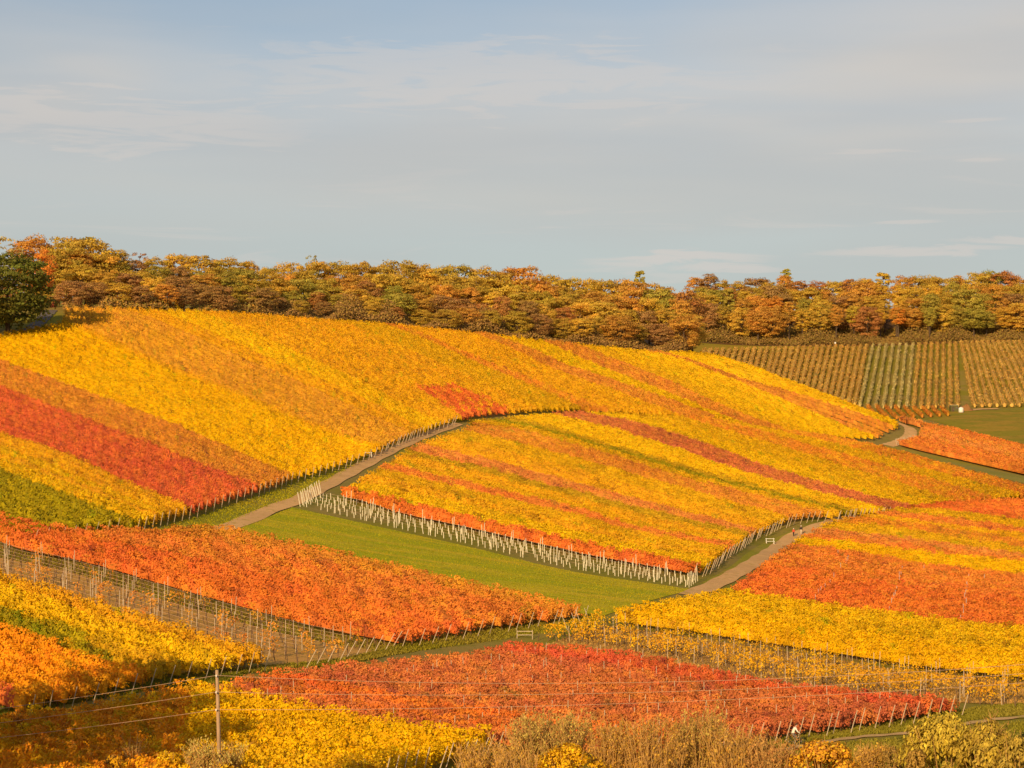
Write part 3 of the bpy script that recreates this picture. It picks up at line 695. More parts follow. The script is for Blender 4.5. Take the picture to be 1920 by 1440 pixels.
e7l = [(990, 1196), (1100, 1204), (1200, 1220), (1320, 1246), (1460, 1280), (1620, 1297), (1960, 1328)]
vineyard('thinly leaved vine rows on weedy soil below the lemon-yellow vineyard', ['gold', 'olivegold'], e7u, e7m, ch=0.2, fill=0.34, split=True, ends='se', pkeep=1.0, posts=3.8, ph=1.95, cover=0.5, **U)
vineyard('sparse yellow vine rows with many posts beside the dark red vineyard', 'gold', e7m, e7l, ch=0.4, fill=0.66, split=True, ends='e', pkeep=1.0, posts=3.8, ph=1.95, cover=0.62, **U)

# ---- far vineyard across the valley
def far_vineyard(label, pal, tops, bots, n, **o):
    root = None; A = np.array([ground(*p, 0.8, 1100, 690) for p in resample(np.array(tops, float), n)]); B = np.array([ground(*p, 0.8, 1100, 690) for p in resample(np.array(bots, float), n)])
    mid = (A[n // 2] + B[n // 2]) / 2; mid[2] = float(zat(mid[0], mid[1]))
    root = empty('vineyard', mid); tag(root, label, 'vineyard', 'vineyard parcels on the slope')
    for i in range(n):
        path = resample(np.array([A[i], B[i]]), 30); path[:, 2] = zat(path[:, 0], path[:, 1])
        if path[0, 1] - path[-1, 1] < 3: continue
        r = vine_row(path, PAL[pal], dict(dict(h=2.0, zb=0.3, w=0.62, vs=1.4, cover=1.3, lk=0.0005), **o))
        if r: link('vine_row', r[0], root, r[1] - mid)
far_vineyard('far vineyard of golden rows behind the yellow hill shoulder', 'farrow', [(1322, 656), (1470, 652), (1625, 648)], [(1284, 756), (1434, 758), (1602, 760)], 27, w=0.9)
far_vineyard('far vineyard rows in pale straw colour with green between', 'farpale', [(1637, 648), (1712, 645)], [(1612, 762), (1700, 766)], 7, w=0.6)
far_vineyard('far golden rows ending above the small hut', 'farrow', [(1724, 645), (1792, 643)], [(1713, 766), (1796, 762)], 7, w=0.7)
far_vineyard('far vineyard rows slanting the other way right of the hut', 'farrow', [(1802, 642), (1930, 640)], [(1828, 762), (2010, 760)], 14, w=0.85)
far_vineyard('short rows at the foot of the far vineyard above the track bend', 'brownorange', [(1626, 762), (1700, 764), (1765, 766)], [(1650, 786), (1715, 782), (1778, 778)], 9, w=0.6)

# ------------------------------------------------------------------ trees
def leaf_quads(ctr, nrm, size, jitter=0.5, elong=1.0, up=None):
    n = len(ctr); nrm = nrm + rng.normal(0, jitter, (n, 3)); nrm /= np.linalg.norm(nrm, axis=1)[:, None] + 1e-9
    ref = rng.normal(0, 1, (n, 3)) if up is None else np.tile(up, (n, 1)) + rng.normal(0, 0.35, (n, 3))
    v = np.cross(nrm, ref); v /= np.linalg.norm(v, axis=1)[:, None] + 1e-9; u = np.cross(v, nrm)
    a = (size * rng.uniform(0.6, 1.4, n))[:, None]
    return np.stack([ctr - u * a * 0.6 * elong, ctr - v * a * 0.5 + nrm * a * 0.15, ctr + u * a * 0.6 * elong, ctr + v * a * 0.5 + nrm * a * 0.15], 1).reshape(-1, 3)
def crown_points(kind, n_cl, per):
    """Leaf clumps spread over a crown of unit height; each clump is a ragged shell."""
    ctr, nrm, cl = [], [], []
    for k in range(n_cl):
        if kind == 'broad':
            d = rng.normal(0, 1, 3); d /= np.linalg.norm(d); r = rng.uniform(0.45, 1.0) ** 0.6
            c = np.array([0, 0, 0.60]) + d * np.array([0.31, 0.31, 0.34]) * r; rad = rng.uniform(0.045, 0.095)
        elif kind == 'tall':
            d = rng.normal(0, 1, 3); d /= np.linalg.norm(d); r = rng.uniform(0.4, 1.0) ** 0.6
            c = np.array([0, 0, 0.69]) + d * np.array([0.20, 0.20, 0.27]) * r; rad = rng.uniform(0.04, 0.08)
        elif kind == 'round':
            d = rng.normal(0, 1, 3); d /= np.linalg.norm(d); r = rng.uniform(0.5, 1.0) ** 0.6
            c = np.array([0, 0, 0.52]) + d * np.array([0.40, 0.40, 0.43]) * r; c[2] = max(c[2], 0.12); rad = rng.uniform(0.06, 0.12)
        elif kind == 'pine':
            z = rng.uniform(0.45, 0.97); rr = 0.19 * (1.08 - z) / 0.6 + 0.03; a = rng.uniform(0, 6.28)
            c = np.array([math.cos(a) * rr * rng.uniform(0.4, 1), math.sin(a) * rr * rng.uniform(0.4, 1), z]); rad = rng.uniform(0.035, 0.07)
        else:   # sparse
            d = rng.normal(0, 1, 3); d /= np.linalg.norm(d)
            c = np.array([0, 0, 0.66]) + d * np.array([0.25, 0.25, 0.31]) * rng.uniform(0.4, 1.05); rad = rng.uniform(0.04, 0.07)
        m = per if kind != 'sparse' else per // 2
        e = rng.normal(0, 1, (m, 3)); e /= np.linalg.norm(e, axis=1)[:, None]
        e[:, 2] = np.where(e[:, 2] < -0.2, -e[:, 2] * 0.6, e[:, 2])
        ctr.append(c + e * rad * np.array([1.15, 1.15, 0.75]) * rng.uniform(0.55, 1.1, (m, 1))); nrm.append(e + d * 0.3 if kind != 'pine' else e); cl.append(np.full(m, k))
    return np.concatenate(ctr), np.concatenate(nrm), np.concatenate(cl)
def limb_mesh(kind):
    m = MB(); lean = rng.normal(0, 0.015, 2); top = {'broad': 0.72, 'tall': 0.9, 'round': 0.6, 'pine': 0.96, 'sparse': 0.85}[kind]
    m.tube([(0, 0, -0.03), (0, 0, 0.02), (lean[0], lean[1], 0.25), (lean[0] * 2, lean[1] * 2, 0.5), (lean[0] * 2.2, lean[1] * 2, top)], [0.028, 0.022, 0.018, 0.012, 0.003], 6)
    for k in range(14 if kind == 'sparse' else 8):
        z = rng.uniform(0.28, 0.65); a = rng.uniform(0, 6.28); L = rng.uniform(0.14, 0.28); b = np.array([lean[0] * z * 3, lean[1] * z * 3, z])
        d = np.array([math.cos(a), math.sin(a), rng.uniform(0.5, 1.3)]); d /= np.linalg.norm(d)
        m.tube([b, b + d * L * 0.5, b + d * L + np.array([0, 0, 0.05])], [0.009, 0.006, 0.002], 4, False)
    return pymesh('trunk', m.V, m.F, M_BARK)
VAR = {}
for kind, cnt, ncl, per, ls in (('broad', 5, 130, 66, 0.0185), ('tall', 3, 100, 60, 0.0165), ('round', 3, 140, 66, 0.022), ('pine', 2, 46, 36, 0.028), ('sparse', 2, 40, 44, 0.022)):
    VAR[kind] = []
    for k in range(cnt):
        c, n_, cl = crown_points(kind, ncl, per)
        V = leaf_quads(c, n_, ls); clv = np.clip(rng.normal(1, 0.10, ncl), 0.7, 1.35)[cl][:, None] * (1 + rng.normal(0, 0.04, (ncl, 3))[cl])
        col = np.clip(clv * np.clip(rng.normal(0.78, 0.07, len(c)), 0.5, 1.1)[:, None], 0, 1.2)
        VAR[kind].append((npmesh('crown', V, np.arange(len(V)).reshape(-1, 4), col, M_CROWN), limb_mesh(kind)))
TREECOL = {'golden': (206, 150, 46), 'olive-gold': (190, 140, 44), 'amber': (198, 132, 46), 'rust-brown': (182, 114, 50), 'orange': (214, 130, 42),
           'dull brown': (168, 114, 54), 'dark green': (112, 96, 28), 'olive-green': (170, 136, 46), 'pale straw': (196, 154, 78)}
def make_tree(pos, height, kind, colname, label, group, width=1.0, name='tree', cj=0.07):
    root = empty(name, pos, rng.uniform(0, 6.28), (height * width, height * width, height))
    tag(root, label, 'tree', group)
    cm, tm = random.choice(VAR[kind])
    cr = link('crown', cm, root); c = np.array(lin(*TREECOL[colname])) / LIGHT * 1.68 * np.clip(rng.normal(1, cj), 0.75, 1.3) * (1 + rng.normal(0, 0.025, 3))
    cr.color = (*np.clip(c, 0, 1.3), 1.0)
    link('trunk', tm, root)
    return root
SIL = np.array([(-60, 440), (0, 432), (60, 440), (110, 440), (150, 433), (200, 455), (240, 470), (280, 468), (330, 478), (380, 470), (430, 480), (480, 490), (540, 490), (640, 486), (700, 488), (770, 490), (830, 485), (870, 495),
                (1000, 500), (1040, 515), (1100, 520), (1200, 514), (1300, 513), (1400, 520), (1480, 510), (1530, 515), (1600, 513), (1700, 510), (1800, 506), (1860, 505), (1960, 508)], float)
def sil(px): return float(np.interp(px, SIL[:, 0], SIL[:, 1]))
def ztop(px, py, d): return CAMZ + ray(px, py)[2] * d
PLACE = [(-100, 'at the left picture edge'), (110, 'above the tan-gold strip'), (300, 'above the streaky yellow strip'), (430, 'above the wide golden vineyard'), (720, 'above the narrow reddish strip'), (890, 'above the middle reddish strip'),
         (1060, 'above the uppermost reddish strip'), (1200, 'at the yellow hill shoulder'), (1330, 'above the far golden rows'), (1480, 'above the marker post'), (1630, 'above the pale straw-coloured rows'), (1730, 'above the hut'), (1810, 'right of the hut')]
def place(px): return [t for p, t in PLACE if px >= p][-1]
ROWW = ['in the front row', 'in the second rank', 'behind the wood edge', 'on the skyline']
def forest(px0, px1, step, rows, d0f, dstep, front_y, cols, kinds, group, hmin, hmax, skip=None):
    for k in range(rows):
        px = px0 + rng.uniform(0, step)
        while px < px1:
            d = d0f(px) + k * dstep + rng.uniform(-0.3, 0.3) * dstep
            f = k / (rows - 1); ty = front_y(px) * (1 - f) + sil(px) * f + rng.normal(0, 5)
            if k == rows - 1: ty = sil(px) + rng.normal(1, 4)
            p = at(px, d); hgt = float(np.clip(ztop(px, ty, d) - p[2], hmin, hmax))
            cn = random.choices([c for c, _ in cols], [w_ * ({'dull brown': 6, 'rust-brown': 3, 'golden': 0.35, 'orange': 0.5}.get(c, 1) if f < 0.3 and px < 1290 else 1) for c, w_ in cols])[0]; kd = random.choices([c for c, _ in kinds], [w_ for _, w_ in kinds])[0]
            if not (skip and skip(px, k)):
                shape = {'broad': 'broad', 'tall': 'slender', 'round': 'bushy', 'pine': 'conical', 'sparse': 'half-bare'}[kd]
                make_tree(p, hgt, kd, cn, f'{shape} {cn} tree {ROWW[min(3, int(round(f * 3)))]}, {place(px)}', group, rng.uniform(0.85, 1.2) * (1.0 if hgt > 11 else 1.25))
            px += step * rng.uniform(0.75, 1.25)
_cr = [ground(x, y, 1.5, 640) for x, y in ((126, 577), (290, 579), (420, 584), (560, 593), (715, 606), (885, 623), (1017, 636), (1078, 643), (1200, 657), (1285, 660))]
crest = np.array([(-100, 462), (0, 474), (100, 484)] + [((p[0] / p[1]) * F + 960, p[1]) for p in _cr] + [(1340, 645)])
crest_d = lambda px: float(np.interp(px, crest[:, 0], crest[:, 1]))
A_COLS = [('olive-gold', 5), ('golden', 3), ('amber', 3), ('dull brown', 2), ('olive-green', 3), ('rust-brown', 1.5)]
forest(130, 500, 40, 4, lambda p: crest_d(p) + 8, 11, lambda p: 530, A_COLS, [('broad', 5), ('round', 4), ('tall', 1)], 'trees of the wood on the left hilltop', 7, 24)
forest(500, 1300, 41, 5, lambda p: crest_d(p) + 8, 11, lambda p: 556 + (p - 500) * 0.055, [('golden', 6), ('olive-gold', 6), ('amber', 5), ('rust-brown', 1.0), ('olive-green', 1), ('dull brown', 1)], [('broad', 4), ('round', 5)], 'trees of the wood behind the crest', 6, 22)
forest(1285, 1950, 30, 4, lambda p: 914, 18, lambda p: 570, [('golden', 5), ('olive-gold', 5), ('amber', 4.5), ('rust-brown', 1.6), ('orange', 0.6), ('olive-green', 2), ('dull brown', 1.8)], [('broad', 5), ('tall', 4), ('round', 4), ('pine', 0.6)], 'trees of the wood above the far vineyard', 9, 27)
# trees that stand out
def tree_px(px, d, ty, kind, cn, label, width=1.0, name='tree'):
    p = at(px, d); return make_tree(p, ztop(px, ty, d) - p[2], kind, cn, label, 'single trees', width, name, 0.03)
tree_px(14, 436, 466, 'round', 'dark green', 'large dark green tree at the left edge, shading the road', 1.25)
tree_px(-70, 428, 474, 'round', 'dark green', 'dark green tree cut by the left picture edge', 1.2)
tree_px(76, 478, 462, 'broad', 'orange', 'bright orange tree behind the large dark green one', 0.75)
tree_px(5, 490, 432, 'sparse', 'pale straw', 'half-bare pinkish tree top in the left corner above the dark green tree', 1.0)
tree_px(60, 500, 436, 'broad', 'amber', 'amber oak crown behind the bright orange tree', 1.0)
tree_px(125, 497, 445, 'broad', 'olive-gold', 'big oak with a dark forked trunk at the top of the road', 1.0)
tree_px(100, 497, 470, 'round', 'olive-gold', 'bushy olive-gold tree closing the gap at the end of the road', 0.9)
tree_px(160, 515, 432, 'sparse', 'olive-green', 'tall see-through tree, highest point of the left skyline', 1.1)
tree_px(205, 508, 466, 'broad', 'olive-gold', 'oak with dense olive-gold crown right of the tall see-through tree', 1.0)
tree_px(262, 530, 464, 'sparse', 'dull brown', 'bare twiggy tree top on the skyline between two oaks', 0.8)
tree_px(925, 592, 558, 'round', 'golden', 'small glowing yellow tree standing out against brown thicket', 0.9)
tree_px(1245, 622, 560, 'round', 'olive-green', 'round olive-green tree at the right end of the crest', 1.1)
tree_px(1285, 626, 585, 'round', 'golden', 'yellow tree at the very end of the crest wood', 1.0)
tree_px(586, 640, 468, 'sparse', 'olive-green', 'thin tree poking above the skyline of the crest wood', 0.5)
tree_px(1200, 980, 507, 'pine', 'olive-green', 'small conifer tip above the gap in the skyline', 0.8)
tree_px(1475, 985, 505, 'pine', 'olive-green', 'pointed conifer rising above the far skyline', 1.0)
tree_px(1685, 915, 572, 'tall', 'orange', 'fiery orange tree at the edge of the far wood', 1.2)
tree_px(1745, 915, 545, 'tall', 'olive-green', 'tall green tree with a long bare trunk at the far wood edge', 1.0)
# trees standing beside the valley outside the view; they shade the lower left vines
for (tx, ty_, h_, kd, lb) in ((348, 1230, 17.0, 'broad', 'tall tree beside the lower left vineyards, outside the picture'), (374, 1305, 18.5, 'broad', 'tallest tree beside the lower left vineyards, outside the picture'),
                              (290, 1288, 16.5, 'round', 'bushy tree beside the lower left vineyards, outside the picture'), (372, 1370, 19.0, 'broad', 'nearest tree beside the lower left vineyards, outside the picture')):
    T_ = ground(tx, ty_, 1.7); q = T_[:2] - TRAVEL * (h_ * 0.93) / math.tan(SUN_EL)
    make_tree(on(*q), h_, kd, 'olive-gold', lb, 'single trees', 0.95 if kd == 'broad' else 0.8)

# thicket along the wood edges
def thicket(name, px0, px1, df, depth, hgt, n, cols, leaf):
    px = rng.uniform(px0, px1, n); t = rng.random(n); d = np.array([df(p) for p in px]) + t * depth; x = (px - 960) / F * d
    hh = hgt * (0.55 + 0.45 * np.sin(px * 0.05) * np.sin(px * 0.021 + 1)) * (0.6 + 0.8 * t)
    z = zat(x, d) + hh * rng.random(n) ** 0.7
    V = leaf_quads(np.stack([x, d, z], 1), np.tile([-0.3, -0.6, 0.5], (n, 1)), leaf, 0.6)
    c = np.array([np.array(lin(*cc)) / LIGHT for cc in cols])[rng.integers(0, len(cols), n)] * np.clip(rng.normal(1, 0.2, n), 0.5, 1.6)[:, None]
    return tag(link(name, npmesh(name, V, np.arange(4 * n).reshape(-1, 4), c, M_BUSH)), kind='stuff')
BR = [(150, 96, 42), (132, 84, 40), (166, 112, 46), (140, 104, 36)]
BR = [(170, 114, 54), (152, 100, 48), (182, 128, 54), (160, 116, 44)]
thicket('undergrowth', 480, 1300, lambda p: crest_d(p) + 1.5, 12, 7.0, 45000, BR, 0.4)
thicket('undergrowth', 118, 500, lambda p: crest_d(p) + 2, 9, 4.5, 12000, BR + [(170, 136, 48), (196, 130, 44)], 0.45)
thicket('undergrowth', -60, 112, lambda p: crest_d(p) + 6, 22, 8.0, 9000, [(130, 112, 36), (148, 116, 38), (180, 110, 44)], 0.45)
thicket('undergrowth', 1290, 1960, lambda p: 905, 12, 6.0, 26000, [(164, 112, 48), (146, 100, 44), (156, 118, 42)], 0.5)
thicket('undergrowth', 1290, 1960, lambda p: 922, 14, 11.0, 16000, [(168, 118, 46), (150, 104, 44), (176, 130, 46), (140, 98, 42)], 0.75)
for px, d, r_, cc, lb in ((99, 482, 0.7, (150, 56, 36), 'small crimson bush under the orange tree'), (202, 508, 1.5, (190, 60, 44), 'small dark red bush at the foot of the oak'), (335, 513, 1.8, (232, 158, 30), 'small yellow-orange bush at the edge of the hilltop wood')):
    n = 300; e = rng.normal(0, 1, (n, 3)); e /= np.linalg.norm(e, axis=1)[:, None]; e[:, 2] = np.abs(e[:, 2])
    V = leaf_quads(e * r_ * rng.uniform(0.6, 1.05, (n, 1)) * np.array([1, 1, 1.7]), e, 0.45); root = empty('bush', at(px, d)); tag(root, lb, 'bush', 'bushes at the wood edge')
    link('foliage', npmesh('foliage', V, np.arange(4 * n).reshape(-1, 4), np.tile(np.array(lin(*cc)) / LIGHT, (n, 1)) * rng.uniform(0.7, 1.2, (n, 1)), M_BUSH), root)
    m = MB(); m.tube([(0, 0, -0.1), (0.1, 0, r_)], [0.12, 0.04], 5); m.build('stem', M_BARK, root)

# ------------------------------------------------------------------ foreground shrubs
def shrub(px, d, ty, halfpx, cols, label, leaf=0.13, n=5200, elong=1.0, stems=14, kind='round', seed=0, fill=1.0):
    p = at(px, d); H = ztop(px, ty, d) - p[2]; Rr = halfpx / F * d
    root = empty('bush', p); tag(root, label, 'bush', 'bushes along the bottom edge')
    ncl = 60; cs, ns = [], []
    for k in range(ncl):
        u_ = rng.random() ** 0.6; an = rng.uniform(0, 6.28); rr_ = Rr * math.sqrt(max(0.02, 1 - u_ ** 3)) * rng.uniform(0.55, 1.0)
        e = np.array([math.cos(an), math.sin(an), u_ * 1.2]); rad = rng.uniform(0.14, 0.26) * Rr
        c = np.array([math.cos(an) * rr_, math.sin(an) * rr_, 0.1 * H + u_ * (H * 0.9 - rad * 0.9)])
        m = n // ncl; q = rng.normal(0, 1, (m, 3)); q /= np.linalg.norm(q, axis=1)[:, None]
        cs.append(c + q * rad * np.array([1, 1, 1.25 if elong > 1 else 0.9]) * rng.uniform(0.4, 1.1, (m, 1))); ns.append(q + e * 0.5)
    c = np.concatenate(cs); nn_ = np.concatenate(ns); up = np.array([0, 0, 1.0]) if elong > 1 else None
    V = leaf_quads(c, nn_, leaf, 0.45, elong, up); m = len(c)
    col = np.array([np.array(lin(*cc)) / LIGHT for cc in cols])[rng.integers(0, len(cols), m)] * np.clip(rng.normal(1, 0.16, m), 0.5, 1.5)[:, None]
    link('foliage', npmesh('foliage', V, np.arange(4 * m).reshape(-1, 4), col, M_BUSH), root)
    mb = MB()
    for k in range(stems):
        a = rng.uniform(0, 6.28); r_ = Rr * rng.uniform(0.2, 0.85); t = np.array([math.cos(a) * r_, math.sin(a) * r_, H * rng.uniform(0.6, 1.0)])
        mb.tube([(t[0] * 0.12, t[1] * 0.12, -0.2), (t[0] * 0.5, t[1] * 0.5, t[2] * 0.5), t], [0.07, 0.045, 0.012], 5, False)
    mb.build('branches', M_TWIG, root)
    return root
def twiggy(px, d, ty, halfpx, label, n=70, col=M_TWIG, leaves=900, lcol=((196, 130, 50), (176, 116, 44), (206, 150, 56))):
    p = at(px, d); H = ztop(px, ty, d) - p[2]; Rr = halfpx / F * d
    root = empty('bush', p); tag(root, label, 'bush', 'bushes along the bottom edge'); mb = MB(); tips = []
    for k in range(n):
        a = rng.uniform(0, 6.28); r_ = Rr * math.sqrt(rng.random()); hx = H * rng.uniform(0.7, 1.0) * (1 - 0.12 * (r_ / Rr) ** 2)
        b = np.array([math.cos(a) * r_ * 0.35, math.sin(a) * r_ * 0.35, -0.2]); t = np.array([math.cos(a) * r_, math.sin(a) * r_, hx]); m_ = (b + t) / 2 + rng.normal(0, 0.12, 3)
        mb.tube([b, m_, t], [0.04, 0.028, 0.012], 4, False)
        for j in range(7):
            f = rng.uniform(0.35, 0.98); q = b * (1 - f) + t * f; dd = np.array([rng.normal(0, 0.4), rng.normal(0, 0.4), rng.uniform(0.4, 1.0)]); L = rng.uniform(0.4, 1.0)
            mb.tube([q, q + dd * L], [0.02, 0.008], 3, False); tips.append(q + dd * L * rng.random())
    mb.build('branches', col, root)
    tips = np.array(tips); idx = rng.integers(0, len(tips), leaves); c = tips[idx] + rng.normal(0, 0.12, (leaves, 3))
    V = leaf_quads(c, rng.normal(0, 1, (leaves, 3)), 0.09, 0.5, 1.5, np.array([0, 0, 1.0]))
    cc = np.array([np.array(lin(*x)) / LIGHT for x in lcol])[rng.integers(0, len(lcol), leaves)] * rng.uniform(0.7, 1.2, (leaves, 1))
    link('foliage', npmesh('foliage', V, np.arange(4 * leaves).reshape(-1, 4), cc, M_BUSH), root)
TWL = ((224, 152, 50), (208, 138, 46), (230, 166, 54))
twiggy(1032, 127, 1326, 82, 'tan-olive rounded bush rising behind the small yellow bush', 170, M_TWIG, 9000, ((214, 162, 66), (200, 150, 60), (222, 172, 72)))
shrub(1066, 122, 1392, 82, [(250, 180, 16), (240, 164, 20), (230, 154, 24)], 'small bright yellow bush in front of the tan-olive bush', 0.13, 6500)
shrub(1545, 121, 1384, 80, [(238, 158, 32), (226, 142, 32), (246, 174, 36), (204, 124, 38)], 'dense orange-gold round bush below the cyclist', 0.15, 7500)
shrub(1768, 124, 1338, 90, [(214, 164, 46), (200, 152, 44), (224, 174, 50)], 'large golden-olive willow bush in the lower right corner', 0.13, 10000, 1.9)
shrub(1846, 121, 1352, 78, [(212, 162, 48), (196, 148, 44), (188, 138, 46)], 'right half of the golden-olive willow thicket, reaching the frame corner', 0.13, 8000, 1.9)
twiggy(402, 121, 1388, 58, 'pale straw-coloured bush at the foot of the wooden pole', 90, M_TWIG, 4200, ((218, 172, 78), (206, 160, 70), (228, 184, 78)))
shrub(318, 122, 1408, 42, [(250, 182, 20), (242, 168, 20)], 'little yellow bush left of the straw-coloured one', 0.12, 3200)
shrub(222, 122, 1412, 34, [(206, 130, 44), (220, 150, 44)], 'little brownish bush at the lower left', 0.11, 2400)
shrub(1672, 137, 1398, 34, [(190, 134, 54), (174, 124, 50)], 'low brown-olive bush between the orange bush and the willow', 0.11, 2600)
shrub(1930, 136, 1366, 40, [(52, 50, 22), (40, 42, 18), (64, 58, 24)], 'dark bush added for the deep shade at the right edge beside the willow', 0.12, 4000)  # added bush, its near-black leaf colour stands in for deep shade
twiggy(1150, 126, 1346, 60, 'brown twiggy shrub right of the small yellow bush', 110, M_TWIG, 3800, TWL)
twiggy(1228, 124, 1338, 62, 'tall bare twiggy shrub, second from the small yellow bush', 110, M_TWIG, 3000, TWL)
twiggy(1312, 126, 1320, 56, 'tallest golden-brown twiggy shrub in the bottom middle', 120, M_TWIG, 5200, ((214, 160, 62), (206, 148, 56), (222, 170, 68)))
twiggy(1378, 124, 1352, 58, 'brown twiggy shrub between the tallest one and the cyclist', 110, M_TWIG, 3400, TWL)
twiggy(1446, 123, 1374, 56, 'low reddish-brown twiggy shrub left of the orange-gold bush', 100, M_TWIG, 3200, ((212, 134, 60), (200, 122, 54), (220, 150, 64)))
twiggy(905, 125, 1384, 62, 'low brown twiggy shrub at the end of the glowing yellow vineyard', 100, M_TWIG, 3200, TWL)
twiggy(965, 121, 1398, 45, 'dark brown twigs left of the tan-olive bush', 70, M_TWIG, 1500, TWL)
twiggy(250, 124, 1378, 22, 'thin bare stems before the glowing yellow vineyard', 14, M_TWIG, 60)
twiggy(1630, 138, 1396, 34, 'brown twiggy scrub right behind the orange-gold bush', 80, M_TWIG, 2600, TWL)
shrub(1912, 119, 1378, 60, [(204, 154, 52), (188, 142, 48)], 'golden-olive bush cut by the lower right corner', 0.12, 4200, 1.7)
shrub(1716, 121, 1402, 30, [(196, 140, 52), (182, 126, 48)], 'small tan bush at the left foot of the willow', 0.11, 2600, 1.3)
twiggy(1862, 128, 1336, 24, 'dry brown twigs sticking out behind the willow bush', 40, M_TWIG, 900, ((190, 120, 58), (206, 134, 62)))
# grass: short blades where open grass shows
def grass(name, up, lo, n, hgt, cols, h=0.0):
    A = resample(curve_world(up, h), 60); B = resample(curve_world(lo, h), 60)
    i = rng.integers(0, 59, n); f = rng.random(n)[:, None]; g = rng.random(n)[:, None]
    Pq = (A[i] * (1 - f) + A[i + 1] * f) * (1 - g) + (B[i] * (1 - f) + B[i + 1] * f) * g
    Pq[:, 2] = zat(Pq[:, 0], Pq[:, 1]) + 0.02
    a = rng.uniform(0, 6.28, n); wv = np.stack([np.cos(a), np.sin(a), np.zeros(n)], 1) * (hgt * rng.uniform(0.35, 0.7, n))[:, None]
    tip = Pq + np.stack([rng.normal(0, hgt * 0.4, n), rng.normal(0, hgt * 0.4, n), hgt * rng.uniform(0.5, 1.3, n)], 1)
    V = np.stack([Pq - wv, Pq + wv, tip], 1).reshape(-1, 3)
    wb = np.clip(0.5 + 0.6 * wobble(Pq[:, 0] * 2, Pq[:, 1] * 3), 0, 1)
    c0, c1 = np.array(cols[0]), np.array(cols[1]); col = c0 + (c1 - c0) * wb[:, None]; col = col * np.clip(rng.normal(1, 0.15, n), 0.6, 1.5)[:, None]
    return tag(link(name, npmesh(name, V, np.arange(3 * n).reshape(-1, 3), col, M_BUSH)), kind='stuff')
GC = ((0.31, 0.305, 0.004), (0.47, 0.35, 0.010))
grass('grass', MEADOW_UP, MEADOW_LO, 30000, 0.13, GC)
grass('grass', [(240, 1006), (372, 968), (500, 922), (560, 896), (640, 862), (700, 838), (800, 806), (872, 782)], [(330, 1014), (430, 981), (500, 952), (560, 930), (620, 900), (680, 867), (800, 810), (880, 786)], 9000, 0.2, GC)
grass('grass', [(-60, 1332), (0, 1318), (120, 1300), (283, 1268), (360, 1262), (500, 1250)], [(-60, 1362), (0, 1346), (120, 1322), (283, 1296), (360, 1290), (420, 1282)], 12000, 0.2, ((0.2, 0.19, 0.01), (0.28, 0.21, 0.02)))
grass('grass', [(500, 1250), (640, 1236), (740, 1212), (900, 1180), (1115, 1152)], [(470, 1262), (640, 1246), (780, 1222), (940, 1200), (1120, 1172)], 9000, 0.22, ((0.26, 0.22, 0.01), (0.34, 0.25, 0.03)))
grass('grass', [(1440, 1390), (1560, 1370), (1700, 1345), (1850, 1326), (1960, 1318)], [(1440, 1404), (1560, 1386), (1700, 1371), (1850, 1347), (1960, 1338)], 14000, 0.2, ((0.22, 0.2, 0.01), (0.32, 0.25, 0.03)))
grass('grass', [(1440, 1420), (1560, 1396), (1700, 1383), (1850, 1360), (1960, 1350)], [(1440, 1450), (1560, 1450), (1700, 1450), (1850, 1450), (1960, 1450)], 18000, 0.2, ((0.22, 0.2, 0.01), (0.32, 0.25, 0.03)))
grass('grass', [(1120, 1172), (1280, 1194), (1513, 1230), (1680, 1256), (1960, 1285)], [(1020, 1212), (1180, 1228), (1450, 1292), (1700, 1312), (1960, 1326)], 14000, 0.22, ((0.46, 0.26, 0.06), (0.50, 0.30, 0.08)))
grass('grass', [(-40, 1024), (133, 1056), (333, 1114), (567, 1178), (760, 1210)], [(-40, 1040), (133, 1074), (333, 1134), (567, 1198), (740, 1226)], 8000, 0.25, ((0.24, 0.2, 0.015), (0.3, 0.22, 0.03)))

